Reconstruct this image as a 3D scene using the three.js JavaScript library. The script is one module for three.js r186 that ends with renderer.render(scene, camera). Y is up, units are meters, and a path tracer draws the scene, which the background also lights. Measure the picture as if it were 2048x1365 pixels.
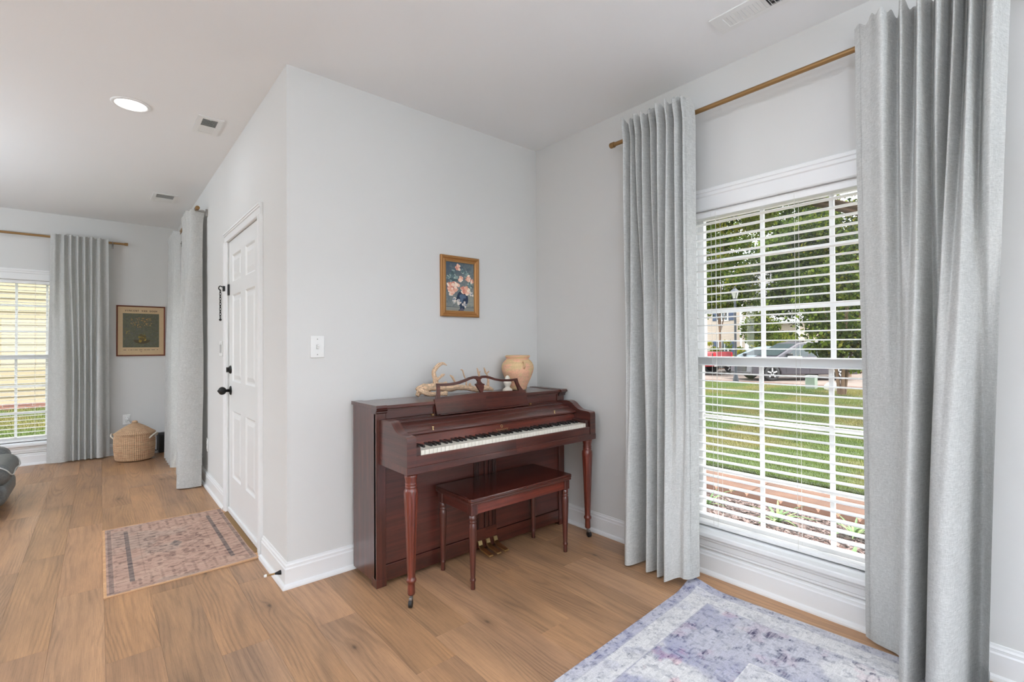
import * as THREE from 'three';
import { RoundedBoxGeometry } from 'three/addons/geometries/RoundedBoxGeometry.js';
import { mergeGeometries, mergeVertices, toCreasedNormals } from 'three/addons/utils/BufferGeometryUtils.js';
import { RectAreaLightUniformsLib } from 'three/addons/lights/RectAreaLightUniformsLib.js';

// ------------------------------------------------------------------ camera, sky, sun, exposure
const scene = new THREE.Scene();
const renderer = new THREE.WebGLRenderer({ antialias: true });
renderer.toneMapping = THREE.LinearToneMapping;
renderer.toneMappingExposure = 1.1;
renderer.shadowMap.enabled = true;
RectAreaLightUniformsLib.init();

const rad = Math.PI / 180;
const camera = new THREE.PerspectiveCamera(2 * Math.atan(682.5 / 966.508) / rad, 2048 / 1365, 0.05, 400);
{
  const yaw = 40.476 * rad, pitch = 0.5788 * rad, roll = -0.3388 * rad;
  const F = new THREE.Vector3(Math.sin(yaw) * Math.cos(pitch), Math.sin(pitch), -Math.cos(yaw) * Math.cos(pitch));
  const r = new THREE.Vector3(Math.cos(yaw), 0, Math.sin(yaw));
  const u = new THREE.Vector3().crossVectors(r, F);
  camera.position.set(0, 1.25, 0);
  camera.up.copy(r.clone().multiplyScalar(-Math.sin(roll)).addScaledVector(u, Math.cos(roll)));
  camera.lookAt(camera.position.clone().add(F));
}
scene.add(camera);
scene.background = new THREE.Color().setRGB(4.2, 4.35, 4.55);            // bright hazy summer sky
const sun = new THREE.DirectionalLight(new THREE.Color().setRGB(1, 0.95, 0.86), 7.0);
sun.position.set(3 + 12, 44, -6 + 20); sun.target.position.set(3, 0, -6);
sun.castShadow = true; sun.shadow.mapSize.set(4096, 4096);
Object.assign(sun.shadow.camera, { left: -45, right: 45, top: 45, bottom: -45, near: 1, far: 120 });
scene.add(sun, sun.target);

// ------------------------------------------------------------------ helpers
let seed = 12345;
const rnd = () => { seed = (seed * 1664525 + 1013904223) >>> 0; return seed / 4294967296; };
const rr = (a, b) => a + (b - a) * rnd();
const lerp = (a, b, t) => a + (b - a) * t, clamp = (x, a = 0, b = 1) => Math.min(b, Math.max(a, x));
const smooth = (a, b, x) => { const t = clamp((x - a) / (b - a)); return t * t * (3 - 2 * t); };
const taken = new Map();
const numbered = (n) => { const k = taken.get(n) ?? 0; taken.set(n, k + 1); return k ? n + '_' + String(k).padStart(3, '0') : n; };
function mesh(name, geo, mat, parent) {
  const m = new THREE.Mesh(geo, mat);
  m.name = parent ? name : numbered(name);
  m.castShadow = m.receiveShadow = true;
  (parent ?? scene).add(m);
  return m;
}
function tag(o, label, category, group) { Object.assign(o.userData, { label, category }); if (group) o.userData.group = group; return o; }
function thing(name, label, category, pos = [0, 0, 0], turn = 0, group) {
  const o = new THREE.Group();
  o.name = numbered(name); o.position.set(...pos); o.rotation.y = turn;
  scene.add(o);
  return tag(o, label, category, group);
}
function structure(o, label) { o.userData.kind = 'structure'; if (label) { o.userData.label = label; } return o; }
function shell(name, label) { const o = new THREE.Group(); o.name = numbered(name); scene.add(o); return structure(o, label); }
function copyOf(src, name, pos, turn, label, group) {
  const c = src.clone(); c.name = numbered(name); c.position.set(...pos); c.rotation.y = turn;
  c.userData = { ...src.userData, label }; if (group) c.userData.group = group;
  scene.add(c); return c;
}
// uv in metres, u along the grain axis
function uvm(g0, grain = 'x') {
  const g = g0.index ? g0.toNonIndexed() : g0, p = g.attributes.position, n = g.attributes.normal, uv = new Float32Array(p.count * 2);
  const get = { x: (i) => p.getX(i), y: (i) => p.getY(i), z: (i) => p.getZ(i) };
  for (let i = 0; i < p.count; i += 3) {
    let ax = 0, ay = 0, az = 0;
    for (let k = i; k < i + 3; k++) { ax += Math.abs(n.getX(k)); ay += Math.abs(n.getY(k)); az += Math.abs(n.getZ(k)); }
    const across = ax >= ay && ax >= az ? 'x' : ay >= az ? 'y' : 'z';
    let ab = ['x', 'y', 'z'].filter((c) => c !== across);
    if (ab[1] === grain) ab.reverse();
    for (let k = i; k < i + 3; k++) { uv[2 * k] = get[ab[0]](k); uv[2 * k + 1] = get[ab[1]](k); }
  }
  g.setAttribute('uv', new THREE.BufferAttribute(uv, 2));
  return g;
}
const bb = (x0, x1, y0, y1, z0, z1, grain = 'x') => uvm(new THREE.BoxGeometry(x1 - x0, y1 - y0, z1 - z0).translate((x0 + x1) / 2, (y0 + y1) / 2, (z0 + z1) / 2), grain);
const rb = (x0, x1, y0, y1, z0, z1, r = 0.004, grain = 'x', seg = 2) => uvm(new RoundedBoxGeometry(x1 - x0, y1 - y0, z1 - z0, seg, r).translate((x0 + x1) / 2, (y0 + y1) / 2, (z0 + z1) / 2), grain);
const merge = (...list) => mergeGeometries(list.flat().map((g) => { const q = g.index ? g.toNonIndexed() : g.clone(); for (const k of Object.keys(q.attributes)) if (!['position', 'normal', 'uv'].includes(k)) q.deleteAttribute(k); return q; }));
// closed outline of (a, b) pairs swept along an axis: x: a=z b=y; y: a=x b=z; z: a=x b=y
function prism(pts, t0, t1, axis, grain, crease) {
  let area = 0;
  pts.forEach(([a, b], i) => { const [c, d] = pts[(i + 1) % pts.length]; area += a * d - c * b; });
  if (area < 0) pts = pts.slice().reverse();
  const put = axis === 'x' ? (a, b, t) => [t, b, a] : axis === 'y' ? (a, b, t) => [a, t, b] : (a, b, t) => [a, b, t];
  const flip = axis !== 'z', pos = [];
  const tri = (p, q, r) => { if (flip) pos.push(...p, ...r, ...q); else pos.push(...p, ...q, ...r); };
  for (let i = 0; i < pts.length; i++) {
    const [a, b] = pts[i], [c, d] = pts[(i + 1) % pts.length];
    tri(put(a, b, t0), put(c, d, t0), put(c, d, t1)); tri(put(a, b, t0), put(c, d, t1), put(a, b, t1));
  }
  for (const f of THREE.ShapeUtils.triangulateShape(pts.map(([a, b]) => new THREE.Vector2(a, b)), [])) {
    const [p, q, r] = f.map((k) => pts[k]);
    tri(put(...p, t1), put(...q, t1), put(...r, t1)); tri(put(...p, t0), put(...r, t0), put(...q, t0));
  }
  let g = new THREE.BufferGeometry();
  g.setAttribute('position', new THREE.Float32BufferAttribute(pos, 3));
  g.computeVertexNormals();
  if (crease) g = toCreasedNormals(g, crease);
  return uvm(g, grain ?? axis);
}
// turned work: [radius, height] pairs, grain upright
function turned(profile, seg = 28) {
  const g = new THREE.LatheGeometry(profile.map(([r, y]) => new THREE.Vector2(r, y)), seg), uv = g.attributes.uv, p = g.attributes.position;
  for (let i = 0; i < uv.count; i++) uv.setXY(i, p.getY(i), uv.getX(i) * 0.2);
  return g;
}
function tube(pts, r, seg = 24, rad_ = 8, closed = false) {
  return new THREE.TubeGeometry(new THREE.CatmullRomCurve3(pts.map((p) => new THREE.Vector3(...p)), closed), seg, r, rad_, closed);
}
// a limb of varying thickness through points [x, y, z, r], with a knotty surface
function limb(pts, seg, ring, rough = 0.12, freq = 40) {
  const curve = new THREE.CatmullRomCurve3(pts.map((p) => new THREE.Vector3(p[0], p[1], p[2]))), fr = curve.computeFrenetFrames(seg, false);
  const pos = [], uv = [], idx = [];
  for (let i = 0; i <= seg; i++) {
    const t = i / seg, c = curve.getPoint(t), f = t * (pts.length - 1), k = Math.min(pts.length - 2, Math.floor(f)), r0 = lerp(pts[k][3], pts[k + 1][3], f - k);
    for (let j = 0; j <= ring; j++) {
      const a = (j % ring) / ring * Math.PI * 2, q = r0 * (1 + rough * (noise2(t * freq, (j % ring) * 1.7) - 0.5) * 2 + rough * 0.6 * Math.sin(a * 3 + t * 9));
      const d = fr.normals[i].clone().multiplyScalar(Math.cos(a) * q).addScaledVector(fr.binormals[i], Math.sin(a) * q);
      pos.push(c.x + d.x, c.y + d.y, c.z + d.z); uv.push(t * 0.5, j / ring * 0.15);
    }
  }
  for (let i = 0; i < seg; i++) for (let j = 0; j < ring; j++) { const a = i * (ring + 1) + j, b = a + ring + 1; idx.push(a, a + 1, b, b, a + 1, b + 1); }
  for (const [row, s] of [[0, 1], [seg, -1]]) {
    const c = curve.getPoint(row / seg), at = pos.length / 3; pos.push(c.x, c.y, c.z); uv.push(0, 0);
    for (let j = 0; j < ring; j++) { const a = row * (ring + 1) + j; s > 0 ? idx.push(at, a + 1, a) : idx.push(at, a, a + 1); }
  }
  const g = new THREE.BufferGeometry();
  g.setAttribute('position', new THREE.Float32BufferAttribute(pos, 3)); g.setAttribute('uv', new THREE.Float32BufferAttribute(uv, 2)); g.setIndex(idx);
  g.computeVertexNormals();
  return g;
}
// ------------------------------------------------------------------ noise and computed textures
const hash = (x, y) => { let h = (x * 374761393 + y * 668265263) | 0; h = Math.imul(h ^ (h >>> 13), 1274126177); return ((h ^ (h >>> 16)) >>> 0) / 4294967296; };
function noise2(x, y) {
  const xi = Math.floor(x), yi = Math.floor(y), fx = x - xi, fy = y - yi, u = fx * fx * (3 - 2 * fx), v = fy * fy * (3 - 2 * fy);
  const a = hash(xi, yi), b = hash(xi + 1, yi), c = hash(xi, yi + 1), d = hash(xi + 1, yi + 1);
  return a + (b - a) * u + (c - a) * v + (a - b - c + d) * u * v;
}
const fbm = (x, y, o = 4) => { let s = 0, a = 0.5, n = 0; for (let i = 0; i < o; i++) { s += a * noise2(x, y); n += a; x = x * 2.03 + 17.1; y = y * 2.03 + 5.3; a *= 0.5; } return s / n; };
function tex(w, h, fn, srgb = true) {
  const d = new Uint8Array(w * h * 4), o = [0, 0, 0];
  for (let y = 0, i = 0; y < h; y++) for (let x = 0; x < w; x++, i += 4) { fn(x, y, o); d[i] = clamp(o[0], 0, 255); d[i + 1] = clamp(o[1], 0, 255); d[i + 2] = clamp(o[2], 0, 255); d[i + 3] = 255; }
  const t = new THREE.DataTexture(d, w, h);
  t.wrapS = t.wrapT = THREE.RepeatWrapping; t.magFilter = THREE.LinearFilter; t.minFilter = THREE.LinearMipmapLinearFilter; t.generateMipmaps = true;
  if (srgb) t.colorSpace = THREE.SRGBColorSpace;
  t.needsUpdate = true;
  return t;
}
const per = (t, mx, my = mx) => { const c = t.clone(); c.repeat.set(1 / mx, 1 / my); c.needsUpdate = true; return c; };   // texture spans mx by my metres
const std = (o) => new THREE.MeshStandardMaterial(o), phys = (o) => new THREE.MeshPhysicalMaterial(o);
const rgb = (r, g, b) => new THREE.Color().setRGB(r, g, b);
const canvasTex = (w, h, draw) => { const c = document.createElement('canvas'); c.width = w; c.height = h; draw(c.getContext('2d'), w, h); const t = new THREE.CanvasTexture(c); t.colorSpace = THREE.SRGBColorSpace; return t; };

// ------------------------------------------------------------------ materials
const orange = per(tex(256, 256, (x, y, o) => { const v = 128 + 90 * (fbm(x / 6, y / 6, 3) - 0.5); o[0] = o[1] = o[2] = v; }, false), 0.12);
const M = {};
M.wall = std({ color: rgb(0.70, 0.692, 0.672), roughness: 0.82, bumpMap: orange, bumpScale: 0.0003 });
M.ceiling = std({ color: rgb(0.86, 0.862, 0.858), roughness: 0.95, bumpMap: orange, bumpScale: 0.0003 });
M.trim = std({ color: rgb(0.84, 0.84, 0.835), roughness: 0.32 });
M.doorPaint = std({ color: rgb(0.81, 0.812, 0.80), roughness: 0.35 });
M.blind = std({ color: rgb(0.91, 0.91, 0.905), roughness: 0.38 });
M.vinyl = std({ color: rgb(0.90, 0.905, 0.905), roughness: 0.35 });
M.cord = std({ color: rgb(0.75, 0.74, 0.70), roughness: 0.9 });
M.glass = phys({ color: rgb(0.97, 0.985, 0.98), transmission: 1, thickness: 0, roughness: 0, ior: 1.5 });
M.black = std({ color: rgb(0.018, 0.017, 0.017), roughness: 0.42, metalness: 0.5 });
M.blackPlastic = std({ color: rgb(0.015, 0.015, 0.016), roughness: 0.5 });
M.whitePlastic = std({ color: rgb(0.83, 0.83, 0.81), roughness: 0.3 });
M.greyPlastic = std({ color: rgb(0.55, 0.55, 0.54), roughness: 0.4 });
M.dark = std({ color: rgb(0.02, 0.02, 0.02), roughness: 0.9 });
M.brass = std({ color: rgb(0.78, 0.60, 0.30), roughness: 0.28, metalness: 1 });
M.bronze = std({ color: rgb(0.33, 0.19, 0.075), roughness: 0.42, metalness: 0.55 });
M.galvanised = std({ color: rgb(0.38, 0.39, 0.39), roughness: 0.55, metalness: 0.6 });
M.steel = std({ color: rgb(0.35, 0.34, 0.33), roughness: 0.4, metalness: 0.9 });

// oak planks: 8 rows of boards, 2048 px = 2.5 m along the grain, each row 0.1875 m wide
const oak = tex(2048, 2048, (x, y, o) => {
  const row = y >> 8, u = x / 2048 * 2.5, v = ((y & 255) / 256 - 0.5) * 0.19, half = x < 1024 ? 0 : 1, k = row * 2 + half, ul = u - half * 1.25;
  const c = (hash(k, 3) - 0.5) * 0.09 + (fbm(ul * 1.3, k * 7.1, 2) - 0.5) * 0.10;
  let kx = 0, kd = 9;
  if (hash(k, 9) > 0.55) { const ku = 0.25 + 0.8 * hash(k, 10), kv = (hash(k, 11) - 0.5) * 0.13; kd = Math.hypot((ul - ku) / 2.2, v - kv); kx = Math.exp(-kd * kd / 0.0009); }
  const dep = 0.035 + 0.09 * fbm(ul * 0.9 + 40, k * 3.3, 2) + 0.02 * kx;
  const ringR = Math.sqrt((v - c) * (v - c) + dep * dep * (0.25 + hash(k, 5))) + 0.010 * (fbm(ul * 5, v * 38 + k * 9, 4) - 0.5) + 0.012 * kx;
  const ring = Math.pow(0.5 + 0.5 * Math.sin(ringR * (330 + 260 * hash(k, 6))), 2.2) * smooth(0.25, 0.7, fbm(ul * 3 + 7, v * 20 + k * 5, 3));
  const fibre = fbm(ul * 14, v * 900 + k * 31, 3) - 0.5, pore = Math.pow(noise2(ul * 45, v * 2600 + k * 77), 6), blotch = fbm(ul * 2.2, v * 9 + k * 13, 3) - 0.5;
  const tone = 1 + (hash(k, 1) - 0.5) * 0.09 + blotch * 0.26 + fibre * 0.20 - ring * 0.12 + 0.10 * (fbm(ul * 1.6, v * 60 + k * 3, 3) - 0.5) - pore * 0.12 - 0.3 * Math.exp(-kd * kd / 0.00005) - 0.12 * kx;
  const warm = (hash(k, 2) - 0.5) * 0.07 + blotch * 0.05;
  o[0] = 186 * tone * (1 + warm * 0.3); o[1] = 143 * tone; o[2] = 105 * tone * (1 - warm);
});
const oakBump = tex(1024, 1024, (x, y, o) => { const v = 140 + 90 * (fbm(x / 90, y / 2.2, 3) - 0.5) - 70 * Math.pow(noise2(x / 30, y / 1.3), 5); o[0] = o[1] = o[2] = v; }, false);
M.plank = [0.98, 1.02, 0.955, 1.0, 0.97].map((k, i) => std({ map: per(oak, 2.5, 1.5), color: rgb(0.90 * k, 0.915 * k * (1 + 0.012 * (i % 3 - 1)), 0.965 * k * (1 + 0.02 * (i % 3 - 1))), roughness: 0.36 + 0.02 * i, bumpMap: per(oakBump, 1.2, 0.5), bumpScale: 0.00035 }));
M.subfloor = std({ color: rgb(0.09, 0.055, 0.03), roughness: 0.9 });

// mahogany: u along the grain
const mahog = tex(1024, 1024, (x, y, o) => {
  const u = x / 1024 * 1.6, v = y / 1024 * 0.8;
  const w = fbm(u * 1.4, v * 6, 3), rib = fbm(u * 2.5 + w, v * 90, 3), fine = noise2(u * 60, v * 900), fig = fbm(u * 9 + v * 8, v * 22, 2);
  const t = 0.62 + 0.75 * (rib - 0.5) + 0.45 * (w - 0.5) + 0.28 * (fine - 0.5) + 0.22 * (fig - 0.5);
  o[0] = 52 + 70 * t; o[1] = 20 + 38 * t; o[2] = 15 + 29 * t;
});
const mah = (k, rough, extra = {}) => phys({ map: per(mahog, 1.6, 0.8), color: rgb(k, k * 0.96, k * 0.97), roughness: rough + 0.15, clearcoat: 0.85, clearcoatRoughness: rough, ...extra });
M.mahogany = mah(0.66, 0.2);
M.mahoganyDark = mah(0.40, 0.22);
M.mahoganyRed = phys({ map: per(mahog, 1.6, 0.8), color: rgb(1.15, 0.84, 0.66), roughness: 0.35, clearcoat: 0.85, clearcoatRoughness: 0.2 });
M.mahoganyPanel = mah(0.70, 0.3);
M.ivory = phys({ color: rgb(0.80, 0.76, 0.66), roughness: 0.3, clearcoat: 0.4, clearcoatRoughness: 0.15 });
M.ebony = phys({ color: rgb(0.012, 0.011, 0.011), roughness: 0.35, clearcoat: 0.6, clearcoatRoughness: 0.15 });

// woven curtain cloth: 0.3 m square
const weave = tex(1024, 1024, (x, y, o) => {
  const warp = noise2(x / 1.6, y / 22), weft = noise2(x / 26, y / 1.6), slub = fbm(x / 60, y / 5, 2), fl = noise2(x / 2, y / 2);
  const v = 205 + 24 * (warp - 0.5) + 26 * (weft - 0.5) + 12 * (slub - 0.5) + 18 * (fl - 0.5);
  o[0] = v; o[1] = v; o[2] = v * 0.992;
});
const weaveBump = tex(512, 512, (x, y, o) => { const v = 128 + 60 * (noise2(x / 1.6, y / 12) - 0.5) + 60 * (noise2(x / 12, y / 1.6) - 0.5); o[0] = o[1] = o[2] = v; }, false);
const cloth = (k, tr) => phys({ map: per(weave, 0.5), color: rgb(k, k, k * 0.985), roughness: 1, transmission: tr, thickness: 0, bumpMap: per(weaveBump, 0.22), bumpScale: 0.0006, specularIntensity: 0.15 });
M.curtain = cloth(0.96, 0.12);
// ------------------------------------------------------------------ the shell of the room
const XC = 0.745, ZP = -2.685, XW = 2.54, ZF = -7.33, XL = -3.3, ZR = 2.7, H = 2.74, T = 0.15;
// duct openings cut in the ceiling: x0, x1, z0, z1
const VENTS = [[0.506, 0.590, -3.89, -3.655], [0.416, 0.555, -5.995, -5.735], [2.156, 2.234, -1.036, -0.65]];
// a wall made of boxes round its openings: along = coordinate along the wall, [a0, a1, y0, y1] openings
function wallGeo(axis, inner, outer, a0, a1, holes) {
  const lo = Math.min(inner, outer), hi = Math.max(inner, outer), g = [];
  const put = (p, q, y0, y1) => { if (q - p > 1e-4 && y1 - y0 > 1e-4) g.push(axis === 'x' ? bb(lo, hi, y0, y1, p, q) : bb(p, q, y0, y1, lo, hi)); };
  let at = a0;
  for (const [h0, h1, y0, y1] of holes.slice().sort((p, q) => p[0] - q[0])) { put(at, h0, 0, H); put(h0, h1, 0, y0); put(h0, h1, y1, H); at = h1; }
  put(at, a1, 0, H);
  return merge(g);
}
const WIN = { 1: { c: -0.911, w: 1.05 }, 2: { c: -0.563, w: 0.82 }, 3: { c: -5.93, w: 0.82 }, 4: { c: -0.5, w: 2.9 }, 5: { c: -4.6, w: 2.0 }, 6: { c: 1.35, w: 1.05 } };
const WY0 = 0.235, WY1 = 2.0;
const hole = (n) => [WIN[n].c - WIN[n].w / 2, WIN[n].c + WIN[n].w / 2, WY0, WY1];
const DOOR = { c: -3.712, w: 0.935, h: 2.05 };
structure(mesh('wall_right', wallGeo('x', XW, XW + T, ZP, ZR, [hole(1), hole(6)]), M.wall), 'pale grey painted wall with the tall blind-covered window');
structure(mesh('wall_back', wallGeo('z', ZP, ZP - T, XC, XW + T, []), M.wall), 'pale grey partition wall behind the piano');
structure(mesh('wall_front', wallGeo('x', XC, XC + T, ZF, ZP - T, [hole(3), [DOOR.c - DOOR.w / 2 - 0.012, DOOR.c + DOOR.w / 2 + 0.012, 0, DOOR.h + 0.012]]), M.wall), 'pale grey entry wall with the white panel door');
structure(mesh('wall_far', wallGeo('z', ZF, ZF - T, XL - T, XC + T, [hole(2)]), M.wall), 'pale grey far wall with the framed poster');
structure(mesh('wall_left', wallGeo('x', XL, XL - T, ZF, ZR, [hole(5)]), M.wall), 'pale grey side wall of the living area');
structure(mesh('wall_rear', wallGeo('z', ZR, ZR + T, XL - T, XW + T, [[WIN[4].c - 1.45, WIN[4].c + 1.45, 0.1, 2.1]]), M.wall), 'pale grey rear wall');
{
  const out = [[XL - T, ZF - T], [XC + T, ZF - T], [XC + T, ZP - T], [XW + T, ZP - T], [XW + T, ZR + T], [XL - T, ZR + T]];
  const cs = new THREE.Shape(out.map(([x, z]) => new THREE.Vector2(x, z)));
  for (const [x0, x1, z0, z1] of VENTS) cs.holes.push(new THREE.Path([[x0, z0], [x1, z0], [x1, z1], [x0, z1]].map(([x, z]) => new THREE.Vector2(x, z))));
  structure(mesh('ceiling', uvm(new THREE.ExtrudeGeometry(cs, { depth: 0.12, bevelEnabled: false }).rotateX(Math.PI / 2).translate(0, H + 0.12, 0)), M.ceiling), 'smooth white painted ceiling');
  const floor = shell('floor', 'light brown oak plank floor');
  mesh('subfloor', prism(out, -0.10, -0.009, 'y', 'x'), M.subfloor, floor);
  // boards, each with eased top edges
  const cache = new Map(), PW = 0.18, PL = 1.22, gap = 0.0002, ch = 0.0005;
  function board(len, wid, k) {
    const key = len.toFixed(3) + wid.toFixed(3) + k;
    if (cache.has(key)) return cache.get(key);
    const L = len / 2 - gap, W = wid / 2 - gap, y = 0, yl = -ch, yb = -0.009, pos = [], uv = [];
    const u0 = (k & 1) * 1.25 + 0.01, v0 = (k >> 1) * 0.1875 + 0.003;
    const ring = (i, h) => [[-W + i, h, -L + i], [W - i, h, -L + i], [W - i, h, L - i], [-W + i, h, L - i]];
    const add = (a, b, c) => { for (const p of [a, b, c]) { pos.push(...p); uv.push(u0 + (p[2] + len / 2), v0 + (p[0] + wid / 2)); } };
    const A = ring(ch, y), B = ring(0, yl), C = ring(0, yb);
    add(A[0], A[2], A[1]); add(A[0], A[3], A[2]);
    for (let i = 0; i < 4; i++) { const j = (i + 1) % 4; for (const [P, Q] of [[A, B], [B, C]]) { add(P[i], P[j], Q[j]); add(P[i], Q[j], Q[i]); } }
    const g = new THREE.BufferGeometry();
    g.setAttribute('position', new THREE.Float32BufferAttribute(pos, 3)); g.setAttribute('uv', new THREE.Float32BufferAttribute(uv, 2)); g.computeVertexNormals();
    cache.set(key, g);
    return g;
  }
  let n = 0;
  for (let i = 0; i < 33; i++) {
    const x1 = XW - i * PW + 0.0, x0 = Math.max(XL, x1 - PW), zs = (x1 - PW / 2 > XC ? ZP : ZF);
    if (x1 - x0 < 0.02) break;
    let z = zs - PL * [0.15, 0.62, 0.36, 0.85, 0.5, 0.05, 0.72, 0.28][i % 8];
    for (; z < ZR; z += PL) {
      const a = Math.max(z, zs), b = Math.min(z + PL, ZR);
      if (b - a < 0.03) continue;
      const m = mesh('plank', board(b - a, x1 - x0, Math.floor(rnd() * 16)), M.plank[Math.floor(rnd() * 5)], floor);
      m.position.set((x0 + x1) / 2, 0, (a + b) / 2);
    }
  }
}
// skirting: profile (depth from the wall, height)
const SK = [[0, 0], [0.03, 0], [0.03, 0.008], [0.026, 0.018], [0.018, 0.022], [0.015, 0.024], [0.015, 0.098], [0.011, 0.104], [0.0105, 0.113], [0.012, 0.115], [0.006, 0.122], [0.005, 0.130], [0, 0.131]];
function skirting(axis, wall, dir, a0, a1, mitre = 0) {                        // mitre: -1 / 1 lets that end run out with the depth, for an outside corner
  const g = prism(SK.map(([d, y]) => [wall + dir * d, y]), a0, a1, axis, axis), p = g.attributes.position, end = mitre < 0 ? a0 : a1;
  if (mitre) for (let i = 0; i < p.count; i++) { const t = axis === 'x' ? p.getX(i) : p.getZ(i), w = axis === 'x' ? p.getZ(i) : p.getX(i); if (Math.abs(t - end) < 1e-5) { const q = t + mitre * Math.abs(w - wall); axis === 'x' ? p.setX(i, q) : p.setZ(i, q); } }
  return g;
}
structure(mesh('baseboard_back', skirting('x', ZP, 1, XC, XW, -1), M.trim), 'white moulded baseboard below the piano wall');
structure(mesh('baseboard_right', skirting('z', XW, -1, ZP, ZR), M.trim), 'white moulded baseboard along the window wall');
structure(mesh('baseboard_front', merge(skirting('z', XC, -1, DOOR.c + DOOR.w / 2 + 0.085, ZP, 1), skirting('z', XC, -1, ZF, DOOR.c - DOOR.w / 2 - 0.10)), M.trim), 'white moulded baseboard along the entry wall');
structure(mesh('baseboard_far', skirting('x', ZF, 1, XL, XC), M.trim), 'white moulded baseboard along the far wall');
structure(mesh('baseboard_left', skirting('z', XL, 1, ZF, ZR), M.trim), 'white moulded baseboard of the side wall');
structure(mesh('baseboard_rear', skirting('x', ZR, -1, XL, XW), M.trim), 'white moulded baseboard of the rear wall');

// ------------------------------------------------------------------ windows: local x along the wall, z into the room
const casingProfile = [[0, 0], [0, 0.014], [0.006, 0.017], [0.07, 0.017], [0.076, 0.022], [0.092, 0.022], [0.096, 0.026], [0.112, 0.026], [0.118, 0.018], [0.12, 0]];
function sash(parent, name, w, y0, y1, z, cols, lines, stile, top, bottom) {
  const x = w / 2, f = mesh(name, merge(bb(-x, -x + stile, y0, y1, z - 0.015, z + 0.015), bb(x - stile, x, y0, y1, z - 0.015, z + 0.015), bb(-x + stile, x - stile, y1 - top, y1, z - 0.015, z + 0.015), bb(-x + stile, x - stile, y0, y0 + bottom, z - 0.015, z + 0.015)), M.vinyl, parent);
  const g0 = -x + stile, pw = (w - 2 * stile) / cols, ys = [y0 + bottom, ...lines, y1 - top], b = 0.0105;
  for (let c = 1; c < cols; c++) mesh('muntin', rb(g0 + c * pw - b, g0 + c * pw + b, ys[0], ys.at(-1), z - 0.006, z + 0.008, 0.003, 'y', 1), M.vinyl, f);
  for (const y of lines) mesh('muntin', rb(g0, g0 + cols * pw, y - b, y + b, z - 0.0055, z + 0.0075, 0.003, 'x', 1), M.vinyl, f);
  for (let c = 0; c < cols; c++) for (let r = 0; r + 1 < ys.length; r++) mesh('pane', new THREE.PlaneGeometry(pw, ys[r + 1] - ys[r]).translate(g0 + (c + 0.5) * pw, (ys[r] + ys[r + 1]) / 2, z - 0.001), M.glass, f);
  return f;
}
function frame(parent, w, y0, y1, stool = true) {
  const x = w / 2;
  mesh('jamb', merge(bb(-x, -x + 0.014, y0, y1, -T, 0), bb(x - 0.014, x, y0, y1, -T, 0), bb(-x, x, y1 - 0.012, y1, -T, 0), bb(-x, x, y0, y0 + 0.012, -T - 0.02, 0)), M.vinyl, parent);
  const P = casingProfile;
  mesh('head_casing', prism(P.map(([a, d]) => [d, y1 - 0.012 + a]), -x - 0.115, x + 0.115, 'x'), M.trim, parent);
  mesh('side_casing', prism(P.map(([a, d]) => [-x + 0.006 - a, d]), y0 - 0.02, y1 - 0.01, 'y'), M.trim, parent);
  mesh('side_casing', prism(P.map(([a, d]) => [x - 0.006 + a, d]), y0 - 0.02, y1 - 0.01, 'y'), M.trim, parent);
  if (!stool) return;
  mesh('stool', rb(-x - 0.13, x + 0.13, y0 - 0.028, y0, -0.02, 0.05, 0.008), M.trim, parent);
  mesh('apron', prism([[0, y0 - 0.10], [0.012, y0 - 0.10], [0.015, y0 - 0.094], [0.012, y0 - 0.086], [0.02, y0 - 0.08], [0.02, y0 - 0.054], [0.028, y0 - 0.046], [0.028, y0 - 0.038], [0.036, y0 - 0.028], [0, y0 - 0.028]], -x - 0.11, x + 0.11, 'x'), M.trim, parent);
}
function doubleHung(n, label, pos, turn, cols = 3) {
  const g = shell('window_' + n, label), w = WIN[n].w - 0.028, m = 1.157;
  g.position.set(...pos); g.rotation.y = turn;
  frame(g, WIN[n].w, WY0, WY1);
  sash(g, 'upper_sash', w, m - 0.02, WY1 - 0.012, -0.105, cols, [1.437, 1.721], 0.036, 0.03, 0.04);
  const low = sash(g, 'lower_sash', w, WY0 + 0.012, m + 0.022, -0.072, cols, [0.553, 0.848], 0.038, 0.045, 0.05);
  mesh('sash_lock', rb(-0.03, 0.03, m + 0.022, m + 0.034, -0.088, -0.062, 0.004), M.vinyl, low);
  return g;
}
doubleHung(1, 'tall white double-hung window beside the piano', [XW, 0, WIN[1].c], -Math.PI / 2);
doubleHung(2, 'white double-hung window facing the neighbouring siding', [WIN[2].c, 0, ZF], 0);
doubleHung(3, 'white double-hung window behind the entry curtains', [XC, 0, WIN[3].c], -Math.PI / 2);
doubleHung(6, 'white double-hung window further along the window wall', [XW, 0, WIN[6].c], -Math.PI / 2);
for (const [n, pos, turn, y0, y1] of [[4, [WIN[4].c, 0, ZR], Math.PI, 0.1, 2.1], [5, [XL, 0, WIN[5].c], Math.PI / 2, WY0, WY1]]) {
  const g = shell('window_' + n, n === 4 ? 'wide glazed patio window of the rear wall' : 'wide window of the living area'), w = WIN[n].w;
  g.position.set(...pos); g.rotation.y = turn;
  frame(g, w, y0, y1, n === 5);
  for (let k = 0; k < 2; k++) { const s = sash(g, 'sash', w / 2 - 0.012, y0 + 0.012, y1 - 0.012, -0.09, 1, [], 0.05, 0.05, 0.07); s.position.x = (k - 0.5) * (w / 2 - 0.008); }
}
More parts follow.
